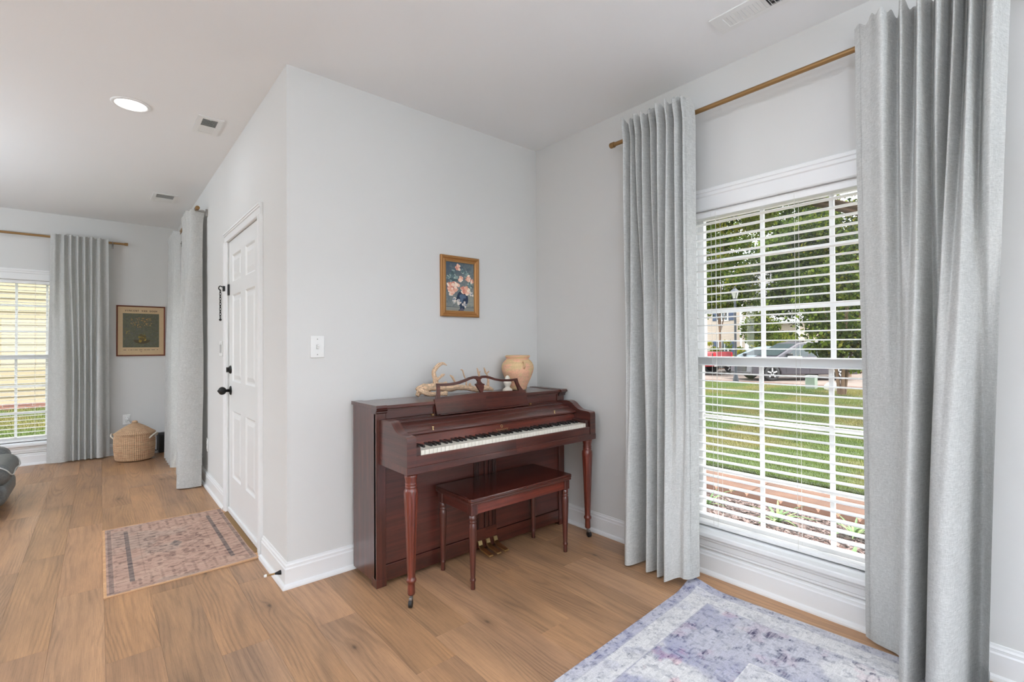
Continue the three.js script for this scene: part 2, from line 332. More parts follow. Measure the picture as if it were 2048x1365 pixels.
function blind(label, pos, turn, w, y0, y1, group) {
  const t = thing('venetian_blind', label, 'blind', pos, turn, group), x = w / 2 - 0.018, zc = -0.031, pitch = 0.0436;
  mesh('headrail', rb(-x, x, y1 - 0.05, y1 - 0.013, zc - 0.026, zc + 0.026, 0.004), M.blind, t);
  mesh('bottom_rail', rb(-x, x, y0 + 0.016, y0 + 0.034, zc - 0.026, zc + 0.026, 0.005), M.blind, t);
  const slat = prism([[-0.025, -0.0035], [-0.012, -0.0012], [0, -0.0004], [0.012, -0.0012], [0.025, -0.0035], [0.025, -0.0008], [0.012, 0.0016], [0, 0.0025], [-0.012, 0.0016], [-0.025, -0.0008]], -x, x, 'x');
  for (let y = y0 + 0.072; y < y1 - 0.06; y += pitch) { const s = mesh('slat', slat, M.blind, t); s.position.set(0, y, zc); }
  for (const c of [-x + 0.12, -x + 0.145, 0.03, x - 0.2, x - 0.175]) for (const z of [-0.0265, 0.0265]) mesh('ladder_cord', new THREE.CylinderGeometry(0.0009, 0.0009, y1 - y0 - 0.05, 5).translate(c, (y0 + y1) / 2, zc + z), M.cord, t);
  return t;
}
blind('white slatted blind in the tall window beside the piano', [XW, 0, WIN[1].c], -Math.PI / 2, WIN[1].w, WY0 + 0.004, WY1, 'open white window blinds');
blind('white slatted blind in the far window facing the neighbouring siding', [WIN[2].c, 0, ZF], 0, WIN[2].w, WY0 + 0.004, WY1, 'open white window blinds');

// ------------------------------------------------------------------ entry door
{
  const d = shell('door_1', 'white six panel entry door with black hardware'), w = DOOR.w, h = DOOR.h, x = w / 2;
  d.position.set(XC, 0, DOOR.c); d.rotation.y = -Math.PI / 2;                 // local x: toward the camera, z: into the room
  mesh('jamb', merge(bb(-x - 0.012, -x, 0, h + 0.012, -T, 0.001), bb(x, x + 0.012, 0, h + 0.012, -T, 0.001), bb(-x, x, h, h + 0.012, -T, 0.001)), M.trim, d);
  const P = casingProfile.map(([a, q]) => [a * 0.62, q]);
  mesh('head_casing', prism(P.map(([a, q]) => [q, h + a]), -x - 0.075, x + 0.075, 'x'), M.trim, d);
  mesh('side_casing', prism(P.map(([a, q]) => [-x - a, q]), 0, h, 'y'), M.trim, d);
  mesh('side_casing', prism(P.map(([a, q]) => [x + a, q]), 0, h, 'y'), M.trim, d);
  mesh('threshold', prism([[-T, 0], [0.035, 0], [0.035, 0.006], [0.015, 0.016], [-T, 0.016]], -x, x, 'x'), M.bronze, d);
  mesh('slab', bb(-x + 0.003, x - 0.003, 0.018, h - 0.003, -0.045, -0.010), M.doorPaint, d);
  mesh('door_sweep', rb(-x + 0.004, x - 0.004, 0.018, 0.05, -0.004, 0.010, 0.003), M.trim, d);
  const rows = [[0.295, 0.785], [1.0, 1.64], [1.735, 1.935]], cols = [[-0.345, -0.065], [0.075, 0.34]], fz = -0.001;
  const xs = [[-x + 0.003, cols[0][0]], [cols[0][1], cols[1][0]], [cols[1][1], x - 0.003]];
  for (const [a, b] of xs) mesh('stile', bb(a, b, 0.018, h - 0.003, -0.010, fz, 'y'), M.doorPaint, d);
  for (const [a, b] of cols) {
    const ys = [0.018, ...rows.flat(), h - 0.003];
    for (let k = 0; k < ys.length; k += 2) mesh('rail', bb(a, b, ys[k], ys[k + 1], -0.010, fz), M.doorPaint, d);
    for (const [y0, y1] of rows) {
      const rect = (i, z) => [[a + i, y0 + i, z], [b - i, y0 + i, z], [b - i, y1 - i, z], [a + i, y1 - i, z]], pos = [];
      const R = [rect(0, fz), rect(0.012, -0.0095), rect(0.022, -0.0095), rect(0.05, -0.0025)];
      for (let k = 0; k < 3; k++) for (let i = 0; i < 4; i++) { const j = (i + 1) % 4; pos.push(...R[k][i], ...R[k][j], ...R[k + 1][j], ...R[k][i], ...R[k + 1][j], ...R[k + 1][i]); }
      pos.push(...R[3][0], ...R[3][1], ...R[3][2], ...R[3][0], ...R[3][2], ...R[3][3]);
      const g = new THREE.BufferGeometry(); g.setAttribute('position', new THREE.Float32BufferAttribute(pos, 3)); g.computeVertexNormals();
      mesh('panel', uvm(g, 'y'), M.doorPaint, d);
    }
  }
  for (const y of [1.79, 1.045, 0.295]) {
    const hg = mesh('hinge', merge(new THREE.CylinderGeometry(0.0065, 0.0065, 0.102, 10).translate(x - 0.003, y, 0.006), bb(x - 0.035, x - 0.004, y - 0.05, y + 0.05, -0.0015, 0.001)), M.black, d);
    mesh('hinge_tip', merge(new THREE.SphereGeometry(0.006, 8, 6).translate(x - 0.003, y + 0.053, 0.006), new THREE.SphereGeometry(0.006, 8, 6).translate(x - 0.003, y - 0.053, 0.006)), M.black, hg);
  }
  const lathZ = (p, seg = 24) => turned(p, seg).rotateX(Math.PI / 2);
  const kx = -x + 0.07;
  const knob = mesh('knob', lathZ([[0.0001, 0], [0.011, 0], [0.011, 0.022], [0.02, 0.027], [0.028, 0.038], [0.03, 0.05], [0.026, 0.062], [0.014, 0.071], [0.004, 0.078], [0.0001, 0.079]]).translate(kx, 0.93, 0.008), M.black, d);
  mesh('rose', lathZ([[0.0001, 0], [0.034, 0], [0.034, 0.004], [0.027, 0.009], [0.012, 0.012], [0.0001, 0.012]]).translate(kx, 0.93, -0.002), M.black, knob);
  const bolt = mesh('deadbolt', lathZ([[0.0001, 0], [0.031, 0], [0.031, 0.006], [0.024, 0.013], [0.0001, 0.013]]).translate(kx, 1.085, -0.002), M.black, d);
  mesh('thumb_turn', rb(kx - 0.005, kx + 0.005, 1.067, 1.103, 0.01, 0.03, 0.003), M.black, bolt);
  mesh('guard_plate', rb(-x - 0.002, -x + 0.028, 1.645, 1.728, -0.001, 0.010, 0.003), M.black, d);
}
{ // door chain hanging from its hook on the casing
  const t = thing('door_chain', 'black security chain hanging beside the white entry door', 'chain', [XC - 0.02, 1.70, DOOR.c - DOOR.w / 2 - 0.055]);
  mesh('hook', merge(rb(-0.012, 0.006, -0.02, 0.02, -0.012, 0.012, 0.003), tube([[-0.012, 0.012, 0], [-0.028, 0.02, -0.014], [-0.034, 0.002, -0.024], [-0.022, -0.012, -0.03]], 0.004, 14, 6)), M.black, t);
  const link = new THREE.TorusGeometry(0.0095, 0.0026, 6, 12).scale(0.75, 1.35, 1);
  for (let k = 0; k < 11; k++) { const l = mesh('link', link, M.black, t); l.position.set(-0.022, -0.018 - k * 0.0195, -0.03); l.rotation.y = k % 2 ? 0.5 : Math.PI / 2 + 0.3; }
  mesh('end_knob', new THREE.SphereGeometry(0.010, 10, 8).translate(-0.022, -0.236, -0.03), M.black, t);
}

// ------------------------------------------------------------------ curtains and rods
function spline(pts) { const c = new THREE.CatmullRomCurve3(pts.map(([s, d]) => new THREE.Vector3(s, d, 0)), false, 'centripetal'); return c; }
// a hung panel. top/bottom: [[x, z] of the two ends]; folds: control points (share along the panel, depth toward the room in metres)
function curtain(label, o) {
  const t = thing('curtain', label, 'curtain', [0, 0, 0], 0, 'grey linen curtain panels'), N = o.n ?? 220, Mv = 64;
  const cT = spline(o.foldsTop).getSpacedPoints(N), cB = spline(o.foldsBottom).getSpacedPoints(N), pos = [], uv = [], idx = [];
  const dirOf = ([a, b]) => { const d = new THREE.Vector2(b[0] - a[0], b[1] - a[1]).normalize(); return new THREE.Vector2(d.y * o.side, -d.x * o.side); };
  const nT = dirOf(o.top), nB = dirOf(o.bottom);
  for (let j = 0; j <= Mv; j++) {
    const v = j / Mv, e = smooth(0.0, o.settle ?? 0.7, v), y = lerp(o.y1, o.y0, v), w = Math.pow(v, 0.85);
    for (let i = 0; i <= N; i++) {
      const T_ = cT[i], B_ = cB[i], s = lerp(T_.x, B_.x, e), head = 1 - smooth(0, 0.05, v), d = lerp(T_.y + (o.off ?? 0.04), B_.y + 0.012, e) * (1 + 0.2 * head) + (o.amp ?? 0.35) * (lerp(T_.y, B_.y, e) - 0.015) + 0.006 * Math.sin(v * 9 + i * 0.11) * v * (1 - v) * 2;
      const tx = lerp(o.top[0][0], o.top[1][0], s) + nT.x * d, tz = lerp(o.top[0][1], o.top[1][1], s) + nT.y * d;
      const bx_ = lerp(o.bottom[0][0], o.bottom[1][0], s) + nB.x * d, bz = lerp(o.bottom[0][1], o.bottom[1][1], s) + nB.y * d;
      const flare = o.flare ? o.flare(i / N, v) : [0, 0];
      const topLift = (o.ragged ?? 0.012) * Math.sin(T_.y * 160 + i * 0.15) * head;
      pos.push(lerp(tx, bx_, w) + flare[0], y + topLift + (o.lift ? o.lift(i / N, v) : 0), lerp(tz, bz, w) + flare[1]); uv.push(i / N * (o.cloth ?? 1.1), v * (o.y1 - o.y0));
    }
  }
  for (let j = 0; j < Mv; j++) for (let i = 0; i < N; i++) { const a = j * (N + 1) + i, b = a + N + 1; idx.push(a, b, a + 1, b, b + 1, a + 1); }
  const g = new THREE.BufferGeometry();
  g.setAttribute('position', new THREE.Float32BufferAttribute(pos, 3)); g.setAttribute('uv', new THREE.Float32BufferAttribute(uv, 2)); g.setIndex(idx); g.computeVertexNormals();
  mesh('panel', g, o.mat ?? M.curtain, t);
  // hems: the doubled cloth at the foot and down the leading edge
  const strip = (cells) => { const p = [], q = [], ix = []; cells.forEach(([a, b], k) => { for (const c of [a, b]) { p.push(pos[3 * c], pos[3 * c + 1], pos[3 * c + 2]); q.push(uv[2 * c], uv[2 * c + 1]); } if (k) { const m = 2 * k; ix.push(m - 2, m - 1, m, m, m - 1, m + 1); } }); const h = new THREE.BufferGeometry(); h.setAttribute('position', new THREE.Float32BufferAttribute(p, 3)); h.setAttribute('uv', new THREE.Float32BufferAttribute(q, 2)); h.setIndex(ix); h.computeVertexNormals(); const n = h.attributes.normal, pp = h.attributes.position; for (let k = 0; k < pp.count; k++) pp.setXYZ(k, pp.getX(k) - n.getX(k) * 0.002, pp.getY(k), pp.getZ(k) - n.getZ(k) * 0.002); return h; };
  const row = (j) => j * (N + 1);
  mesh('bottom_hem', strip(Array.from({ length: N + 1 }, (_, i) => [row(Mv - 2) + i, row(Mv) + i])), o.mat ?? M.curtain, t);
  const e0 = o.lead ? N - 7 : 0, e1 = o.lead ? N : 7;
  mesh('side_hem', strip(Array.from({ length: Mv + 1 }, (_, j) => [row(j) + e0, row(j) + e1])), o.mat ?? M.curtain, t);
  return t;
}
function rod(label, a, b, wall, brackets, mat = M.bronze) {
  const t = thing('curtain_rod', label, 'curtain rod', [0, 0, 0], 0, 'bronze curtain rods'), A = new THREE.Vector3(...a), B = new THREE.Vector3(...b), L = A.distanceTo(B), q = new THREE.Quaternion().setFromUnitVectors(new THREE.Vector3(0, 1, 0), B.clone().sub(A).normalize());
  const lay = (g, p) => g.applyQuaternion(q).translate(p.x, p.y, p.z);
  mesh('rod', lay(new THREE.CylinderGeometry(0.0125, 0.0125, L, 20), A.clone().add(B).multiplyScalar(0.5)), mat, t);
  const cap = [[0.0001, -0.012], [0.0165, -0.012], [0.0175, -0.006], [0.0165, 0.0], [0.0175, 0.004], [0.0175, 0.016], [0.015, 0.02], [0.0001, 0.02]];
  mesh('finial', lay(turned(cap, 20), B), mat, t);
  mesh('finial', lay(turned(cap.map(([r, y]) => [r, -y]).reverse(), 20), A), mat, t);
  for (const s of brackets) {
    const p = A.clone().lerp(B, s), w = wall(p), br = mesh('bracket', merge(tube([[p.x, p.y - 0.016, p.z], [lerp(p.x, w.x, 0.5), p.y - 0.017, lerp(p.z, w.z, 0.5)], [w.x, p.y - 0.018, w.z]], 0.004, 8, 8), new THREE.TorusGeometry(0.015, 0.0035, 6, 16).applyQuaternion(new THREE.Quaternion().setFromUnitVectors(new THREE.Vector3(0, 0, 1), B.clone().sub(A).normalize())).translate(p.x, p.y, p.z)), M.steel, t);
    mesh('wall_plate', rb(w.x - 0.008, w.x + 0.008, p.y - 0.055, p.y + 0.012, w.z - 0.008, w.z + 0.008, 0.003), M.steel, br);
  }
  return t;
}
const RX = 2.44;
rod('bronze curtain rod over the tall window beside the piano', [RX, 2.503, -1.875], [RX, 2.503, 0.06], (p) => new THREE.Vector3(XW - 0.008, p.y, p.z), [0.12, 0.93]);
rod('bronze curtain rod over the far window', [-1.35, 2.468, ZF + 0.09], [0.232, 2.468, ZF + 0.09], (p) => new THREE.Vector3(p.x, p.y, ZF + 0.008), [0.1, 0.925]);
rod('bronze curtain rod seen end-on beyond the entry door', [XC - 0.085, 2.497, -6.90], [XC - 0.085, 2.497, -5.085], (p) => new THREE.Vector3(XC - 0.008, p.y, p.z), [0.03, 0.975]);

// panel between the piano and the window
curtain('grey linen curtain panel left of the tall window, nearest the piano', {
  top: [[RX - 0.005, -1.705], [RX - 0.005, -1.312]], bottom: [[2.375, -1.70], [2.36, -1.285]], y1: 2.545, y0: 0.012, side: -1, amp: 0.85, off: 0.07, settle: 0.95, cloth: 1.35, lead: true, lift: (u, v) => 0.042 * Math.pow(v, 8) * smooth(0.72, 0.9, u),
  foldsTop: [[0, 0], [0.04, 0.045], [0.10, -0.02], [0.15, 0.04], [0.20, -0.02], [0.25, 0.045], [0.31, -0.02], [0.36, 0.045], [0.42, -0.02], [0.50, 0.045], [0.55, -0.02], [0.62, 0.05], [0.70, -0.01], [0.76, 0.05], [0.82, -0.02], [0.88, 0.05], [0.93, -0.015], [0.97, 0.04], [1, -0.02]],
  foldsBottom: [[0, -0.015], [0.03, 0.05], [0.13, 0.06], [0.19, -0.03], [0.27, -0.045], [0.33, 0.03], [0.40, 0.055], [0.45, 0.0], [0.48, -0.02], [0.53, 0.045], [0.57, 0.055], [0.62, -0.01], [0.64, 0.03], [0.70, 0.07], [0.78, 0.058], [0.86, 0.048], [0.93, 0.05], [0.98, 0.035], [1, 0.0]],
});
// panel at the right edge of the picture
curtain('grey linen curtain panel right of the tall window, cut by the picture edge', {
  top: [[RX - 0.005, -0.585], [RX - 0.005, -0.135]], bottom: [[2.445, -0.60], [2.395, -0.205]], y1: 2.55, y0: 0.012, side: -1, amp: 0.5, off: 0.058, cloth: 1.5, settle: 0.8,
  foldsTop: [[0, 0.0], [0.12, 0.02], [0.24, 0.045], [0.30, -0.015], [0.36, 0.04], [0.42, -0.02], [0.48, 0.05], [0.54, -0.02], [0.60, 0.05], [0.66, -0.02], [0.70, 0.045], [0.75, -0.02], [0.80, 0.055], [0.85, -0.015], [0.90, 0.05], [0.94, 0.06], [0.98, 0.0], [1, -0.02]],
  foldsBottom: [[0, -0.02], [0.10, -0.005], [0.20, 0.0], [0.30, 0.005], [0.38, 0.03], [0.45, 0.115], [0.53, 0.125], [0.575, 0.05], [0.55, -0.02], [0.62, -0.03], [0.64, 0.02], [0.64, 0.11], [0.72, 0.15], [0.82, 0.135], [0.845, 0.05], [0.88, -0.02], [0.96, 0.0], [1, 0.05]],
});
curtain('grey linen curtain panel beside the far window', {
  top: [[-0.405, ZF + 0.085], [0.075, ZF + 0.085]], bottom: [[-0.43, ZF + 0.10], [0.09, ZF + 0.10]], y1: 2.495, y0: 0.015, side: -1, cloth: 1.4, ragged: 0.005, amp: -0.15,
  foldsTop: [[0, 0], [0.08, 0.025], [0.16, -0.02], [0.22, 0.03], [0.28, -0.02], [0.34, 0.03], [0.40, -0.02], [0.46, 0.03], [0.52, -0.02], [0.58, 0.03], [0.64, -0.02], [0.70, 0.03], [0.77, -0.02], [0.84, 0.03], [0.92, -0.02], [1, 0]],
  foldsBottom: [[0, 0.02], [0.12, 0.05], [0.28, 0.055], [0.36, -0.02], [0.41, 0.05], [0.46, -0.02], [0.50, 0.045], [0.55, -0.02], [0.60, 0.055], [0.65, -0.015], [0.70, 0.055], [0.75, -0.01], [0.80, 0.055], [0.88, 0.045], [0.94, -0.03], [1, -0.02]],
});
curtain('pale grey linen curtain panel nearest the entry door', {
  top: [[XC - 0.085, -5.60], [XC - 0.085, -5.16]], bottom: [[XC - 0.10, -5.80], [XC - 0.125, -5.15]], y1: 2.5, y0: 0.012, side: -1, cloth: 1.4, ragged: 0.003, amp: 0, off: 0.036,
  foldsTop: [[0, -0.01], [0.08, 0.02], [0.16, -0.02], [0.24, 0.02], [0.32, -0.02], [0.40, 0.02], [0.48, -0.02], [0.56, 0.02], [0.64, -0.02], [0.72, 0.02], [0.82, -0.01], [0.95, 0.0], [1.0, -0.03], [1.02, -0.09]],
  foldsBottom: [[0, 0.0], [0.10, 0.06], [0.18, -0.02], [0.28, 0.06], [0.36, -0.02], [0.46, 0.06], [0.54, -0.02], [0.64, 0.05], [0.72, 0.0], [0.80, 0.05], [0.90, 0.07], [1.0, 0.09], [1.06, 0.0], [1.05, -0.09]],
});
curtain('pale grey linen curtain panel between the entry window and the far wall', {
  top: [[XC - 0.085, -6.84], [XC - 0.085, -6.22]], bottom: [[XC - 0.12, -6.74], [XC - 0.12, -6.05]], y1: 2.5, y0: 0.012, side: -1, cloth: 1.3, ragged: 0.003, amp: 0, off: 0.036,
  foldsTop: [[0, 0], [0.1, 0.02], [0.2, -0.02], [0.3, 0.02], [0.4, -0.02], [0.5, 0.02], [0.6, -0.02], [0.7, 0.02], [0.8, -0.02], [0.9, 0.02], [1, -0.03]],
  foldsBottom: [[0, 0.0], [0.1, 0.06], [0.2, -0.02], [0.3, 0.06], [0.4, -0.02], [0.5, 0.06], [0.6, -0.02], [0.7, 0.06], [0.8, -0.02], [0.9, 0.06], [1, -0.03]],
});
// ------------------------------------------------------------------ spinet piano: local z = 0 is the front of its lower case, +z toward the player
{
  const P = thing('piano', 'dark red mahogany upright spinet piano with open keyboard', 'piano', [1.79, 0, -2.36]);
  const W = 0.703, K = 0.685, KF = 0.297, BK = -0.295;
  for (const s of [-1, 1]) {                                                // case ends with their front pilasters
    const a = s < 0 ? -W : W - 0.038, e = mesh('end_panel', rb(a, a + 0.038, 0.02, 0.925, BK, -0.006, 0.003, 'y'), M.mahogany, P);
    const p0 = s < 0 ? -W : W - 0.055;
    mesh('pilaster', rb(p0, p0 + 0.055, 0.0, 0.905, -0.03, 0.0, 0.004, 'y'), M.mahogany, e);
    mesh('toe_block', rb(p0 - 0.001, p0 + 0.056, 0.0, 0.045, -0.06, 0.002, 0.003, 'y'), M.mahogany, e);
    const cap = [[-0.05, 0.9], [0.004, 0.9], [0.008, 0.906], [0.008, 0.912], [0.016, 0.920], [0.018, 0.928], [-0.05, 0.928]];
    mesh('capital', prism(cap, p0 - 0.004, p0 + 0.059, 'x'), M.mahoganyDark, e);
  }
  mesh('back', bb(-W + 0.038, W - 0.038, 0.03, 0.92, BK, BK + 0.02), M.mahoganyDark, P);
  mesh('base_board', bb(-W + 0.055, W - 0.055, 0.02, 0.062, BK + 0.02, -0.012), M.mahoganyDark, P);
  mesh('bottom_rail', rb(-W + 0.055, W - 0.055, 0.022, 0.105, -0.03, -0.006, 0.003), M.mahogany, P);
  for (const [a, b] of [[-W + 0.055, -0.078], [0.09, W - 0.055]]) mesh('lower_panel', bb(a, b, 0.108, 0.66, -0.03, -0.012), M.mahoganyPanel, P);
  // fluted centre strip with its two slots
  const strip = mesh('centre_strip', bb(-0.078, 0.09, 0.085, 0.66, -0.028, -0.010, 'y'), M.mahogany, P);
  for (const [a, b] of [[-0.076, -0.070], [-0.066, -0.060], [-0.056, -0.050], [-0.046, -0.010], [0.0, 0.024], [0.034, 0.058], [0.063, 0.069], [0.073, 0.079], [0.083, 0.089]]) mesh('flute', rb(a, b, 0.09, 0.655, -0.012, 0.0, 0.0025, 'y'), M.mahogany, strip);
  mesh('strip_foot', rb(-0.078, 0.09, 0.075, 0.145, -0.012, 0.003, 0.003), M.mahogany, strip);
  for (const x of [-0.042, 0.018, 0.076]) {                                  // pedals
    const p = mesh('pedal', prism([[-0.005, 0.072], [0.004, 0.074], [0.012, 0.05], [0.028, 0.038], [0.105, 0.026], [0.112, 0.021], [0.110, 0.016], [0.026, 0.028], [0.006, 0.038]], x - 0.0135, x + 0.0135, 'x'), M.brass, P);
    mesh('pedal_toe', rb(x - 0.015, x + 0.015, 0.015, 0.0255, 0.100, 0.116, 0.003), M.brass, p);
  }
  // lid
  mesh('lid', rb(-W + 0.05, W - 0.05, 0.922, 0.942, BK - 0.004, 0.012, 0.005), M.mahogany, P);
  for (const s of [-1, 1]) mesh('lid_end', prism([[BK - 0.006, 0.926], [0.022, 0.926], [0.027, 0.932], [0.024, 0.940], [0.018, 0.945], [BK - 0.006, 0.945]], s < 0 ? -W - 0.008 : W - 0.052, s < 0 ? -W + 0.052 : W + 0.008, 'x'), M.mahogany, P);
  // upper front: framed panels left and right of the music desk
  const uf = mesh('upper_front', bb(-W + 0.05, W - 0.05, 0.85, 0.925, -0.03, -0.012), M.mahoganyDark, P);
  for (const [a, b] of [[-W + 0.055, -0.345], [0.345, W - 0.055]]) {
    mesh('front_panel', rb(a + 0.006, b - 0.014, 0.868, 0.912, -0.014, -0.006, 0.003), M.mahoganyPanel, uf);
    mesh('panel_frame', merge(bb(a, b, 0.912, 0.922, -0.014, -0.001), bb(a, b, 0.857, 0.868, -0.014, -0.001), bb(b - 0.014, b, 0.868, 0.912, -0.014, -0.001), bb(a, a + 0.006, 0.868, 0.912, -0.014, -0.001)), M.mahogany, uf);
  }
  // music desk: solid board with a pierced scroll above it
  const V2 = (l) => l.map(([x, y]) => new THREE.Vector2(x, y));
  const outer = [[-0.350, 0.955], [-0.344, 0.984], [-0.343, 1.016], [-0.346, 1.039], [-0.306, 1.0365], [-0.250, 1.037], [-0.202, 1.0428], [-0.157, 1.0535], [-0.125, 1.0635], [-0.093, 1.069], [-0.065, 1.069], [-0.0456, 1.0632], [-0.0265, 1.069], [0.0025, 1.0685], [0.032, 1.062], [0.0715, 1.049], [0.122, 1.040], [0.184, 1.0373], [0.255, 1.040], [0.262, 1.016], [0.278, 0.989], [0.300, 0.965], [0.3246, 0.951], [0.349, 0.866], [-0.3445, 0.866], [-0.362, 0.951]];
  const holeL = [[-0.327, 1.0243], [-0.289, 1.0224], [-0.237, 1.0238], [-0.193, 1.0294], [-0.148, 1.0407], [-0.116, 1.0514], [-0.088, 1.0557], [-0.0694, 1.0507], [-0.0591, 1.0372], [-0.062, 1.0267], [-0.0776, 1.0207], [-0.0659, 1.0071], [-0.0565, 0.9932], [-0.0462, 0.9811], [-0.0405, 0.970], [-0.325, 0.960], [-0.3238, 0.9972]];
  const holeR = [[-0.024, 0.970], [-0.0149, 0.9964], [-0.0158, 1.0099], [-0.009, 1.0191], [-0.0268, 1.0247], [-0.0387, 1.0361], [-0.041, 1.0477], [-0.029, 1.0559], [0.0024, 1.0548], [0.0367, 1.0477], [0.0764, 1.0364], [0.122, 1.0277], [0.184, 1.0245], [0.235, 1.0267], [0.2455, 1.005], [0.256, 0.984], [0.266, 0.962]];
  const sh = new THREE.Shape(V2(outer)); sh.holes.push(new THREE.Path(V2(holeL)), new THREE.Path(V2(holeR)));
  const desk = mesh('music_desk', uvm(new THREE.ExtrudeGeometry(sh, { depth: 0.011, bevelEnabled: true, bevelSize: 0.0015, bevelThickness: 0.0015, bevelSegments: 1 })), M.mahogany, P);
  desk.position.z = 0.004; 
  mesh('desk_ledge', rb(-0.335, 0.34, 0.863, 0.869, 0.012, 0.034, 0.002), M.mahogany, desk);
  for (const s of [-0.37, 0.372]) mesh('desk_hinge', rb(s - 0.006, s + 0.006, 0.862, 0.872, -0.002, 0.014, 0.002), M.bronze, P);
  // fall board: stepped mouldings, then the name board down to the keys
  const inn = K - 0.05;
  mesh('fallboard', prism([[-0.02, 0.858], [0.03, 0.860], [0.050, 0.857], [0.053, 0.851], [0.078, 0.846], [0.104, 0.838], [0.107, 0.833], [0.132, 0.826], [0.158, 0.818], [0.170, 0.812], [0.172, 0.804], [0.166, 0.799], [0.150, 0.799], [0.146, 0.806], [-0.02, 0.84]], -inn, inn, 'x'), M.mahogany, P);
  mesh('name_board', prism([[0.120, 0.805], [0.150, 0.805], [0.154, 0.798], [0.152, 0.792], [0.166, 0.752], [0.172, 0.744], [0.172, 0.735], [0.12, 0.735]], -inn, inn, 'x'), M.mahoganyRed, P);
  const lockPost = turned([[0.0001, 0], [0.006, 0], [0.006, 0.002], [0.003, 0.004], [0.003, 0.014], [0.005, 0.016], [0.005, 0.02], [0.0001, 0.021]], 14);
  for (const x of [-0.462, 0.442]) { const k = mesh('fallboard_knob', lockPost, M.brass, P); k.position.set(x, 0.811, 0.163); }
  // faded gilt maker's mark
  const gilt = std({ color: rgb(0.50, 0.36, 0.17), roughness: 0.4, metalness: 0.6 });
  const mark = (g) => g.rotateX(-0.33);
  const badge = mesh('gilt_mark', new THREE.TorusGeometry(0.0075, 0.0016, 5, 18).applyMatrix4(new THREE.Matrix4().makeRotationX(-0.33)).translate(0.005, 0.780, 0.159), gilt, P);
  const wig = []; for (let i = 0; i <= 60; i++) { const t = i / 60; wig.push([-0.040 + 0.09 * t, 0.762 + 0.0042 * Math.sin(t * 46) * (0.4 + noise2(i * 0.5, 2)), 0.1645 - 0.0015 * Math.sin(t * 46)]); }
  mesh('gilt_script', tube(wig, 0.0007, 160, 4), gilt, badge);
  // arms
  const arm = [[-0.004, 0.665], [-0.004, 0.868], [0.03, 0.871], [0.09, 0.876], [0.115, 0.874], [0.140, 0.862], [0.165, 0.842], [0.19, 0.828], [0.215, 0.822], [0.25, 0.820], [0.282, 0.818], [0.293, 0.813], [KF - 0.001, 0.803], [KF, 0.79], [KF, 0.672], [KF - 0.008, 0.665]];
  for (const s of [-1, 1]) {
    const a = mesh('arm', prism(arm, s < 0 ? -K : K - 0.05, s < 0 ? -K + 0.05 : K, 'x', 'z', 0.5), M.mahogany, P);
    const q = s < 0 ? -inn : inn - 0.03;
    mesh('key_block', rb(q, q + 0.03, 0.70, 0.762, 0.12, KF - 0.012, 0.004, 'z'), M.mahoganyDark, a);
  }
  mesh('keybed', rb(-K - 0.001, K + 0.001, 0.637, 0.673, -0.02, KF + 0.004, 0.004), M.mahogany, P);
  mesh('key_slip', rb(-inn, inn, 0.668, 0.722, KF - 0.022, KF - 0.003, 0.004), M.mahogany, P);
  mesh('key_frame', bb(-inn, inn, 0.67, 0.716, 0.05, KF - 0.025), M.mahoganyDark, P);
  // keys, C at the left end
  const kw = 1.208 / 52, k0 = -0.604, zf = KF - 0.012;
  const white = rb(-kw / 2 + 0.0006, kw / 2 - 0.0006, 0.7195, 0.745, 0.15, zf, 0.0015, 'z', 1), sharp = prism([[0.15, 0.742], [zf - 0.050, 0.742], [zf - 0.050, 0.748], [zf - 0.056, 0.7575], [0.15, 0.7565]], -0.0048, 0.0048, 'x');
  for (let i = 0; i < 52; i++) {
    const w = mesh('white_key', white, M.ivory, P); w.position.x = k0 + (i + 0.5) * kw;
    if (![2, 6].includes(i % 7) && i < 51) { const b = mesh('black_key', sharp, M.ebony, P); b.position.x = k0 + (i + 1) * kw + [-0.002, 0.002, 0, -0.002, 0, 0.002, 0][i % 7]; }
  }
  // front legs on casters
  const prof = [[0.0001, 0.055], [0.016, 0.055], [0.0185, 0.062], [0.0175, 0.10], [0.0185, 0.112], [0.0235, 0.118], [0.0245, 0.126], [0.022, 0.133], [0.0185, 0.138], [0.019, 0.15], [0.027, 0.38], [0.0325, 0.505], [0.034, 0.535], [0.0335, 0.553], [0.030, 0.562], [0.026, 0.566], [0.0285, 0.571], [0.0285, 0.577], [0.0255, 0.581], [0.0285, 0.585], [0.0285, 0.591], [0.026, 0.595], [0.0285, 0.612], [0.031, 0.622], [0.031, 0.637], [0.0001, 0.637]];
  const legGeo = (() => { // flutes cut into the tapered shaft
    const g = turned(prof.flatMap((p, i) => { const q = prof[i + 1]; if (!q || q[1] - p[1] < 0.06) return [p]; return [0, 1, 2, 3, 4, 5].map((k) => [lerp(p[0], q[0], k / 6), lerp(p[1], q[1], k / 6)]); }), 48), p = g.attributes.position;
    for (let i = 0; i < p.count; i++) { const y = p.getY(i), a = Math.atan2(p.getZ(i), p.getX(i)), k = smooth(0.15, 0.17, y) * (1 - smooth(0.52, 0.54, y)), c = Math.cos(a * 6), d = 1 - 0.13 * k * smooth(0.25, 0.95, c); p.setX(i, p.getX(i) * d); p.setZ(i, p.getZ(i) * d); }
    g.computeVertexNormals(); return g;
  })();
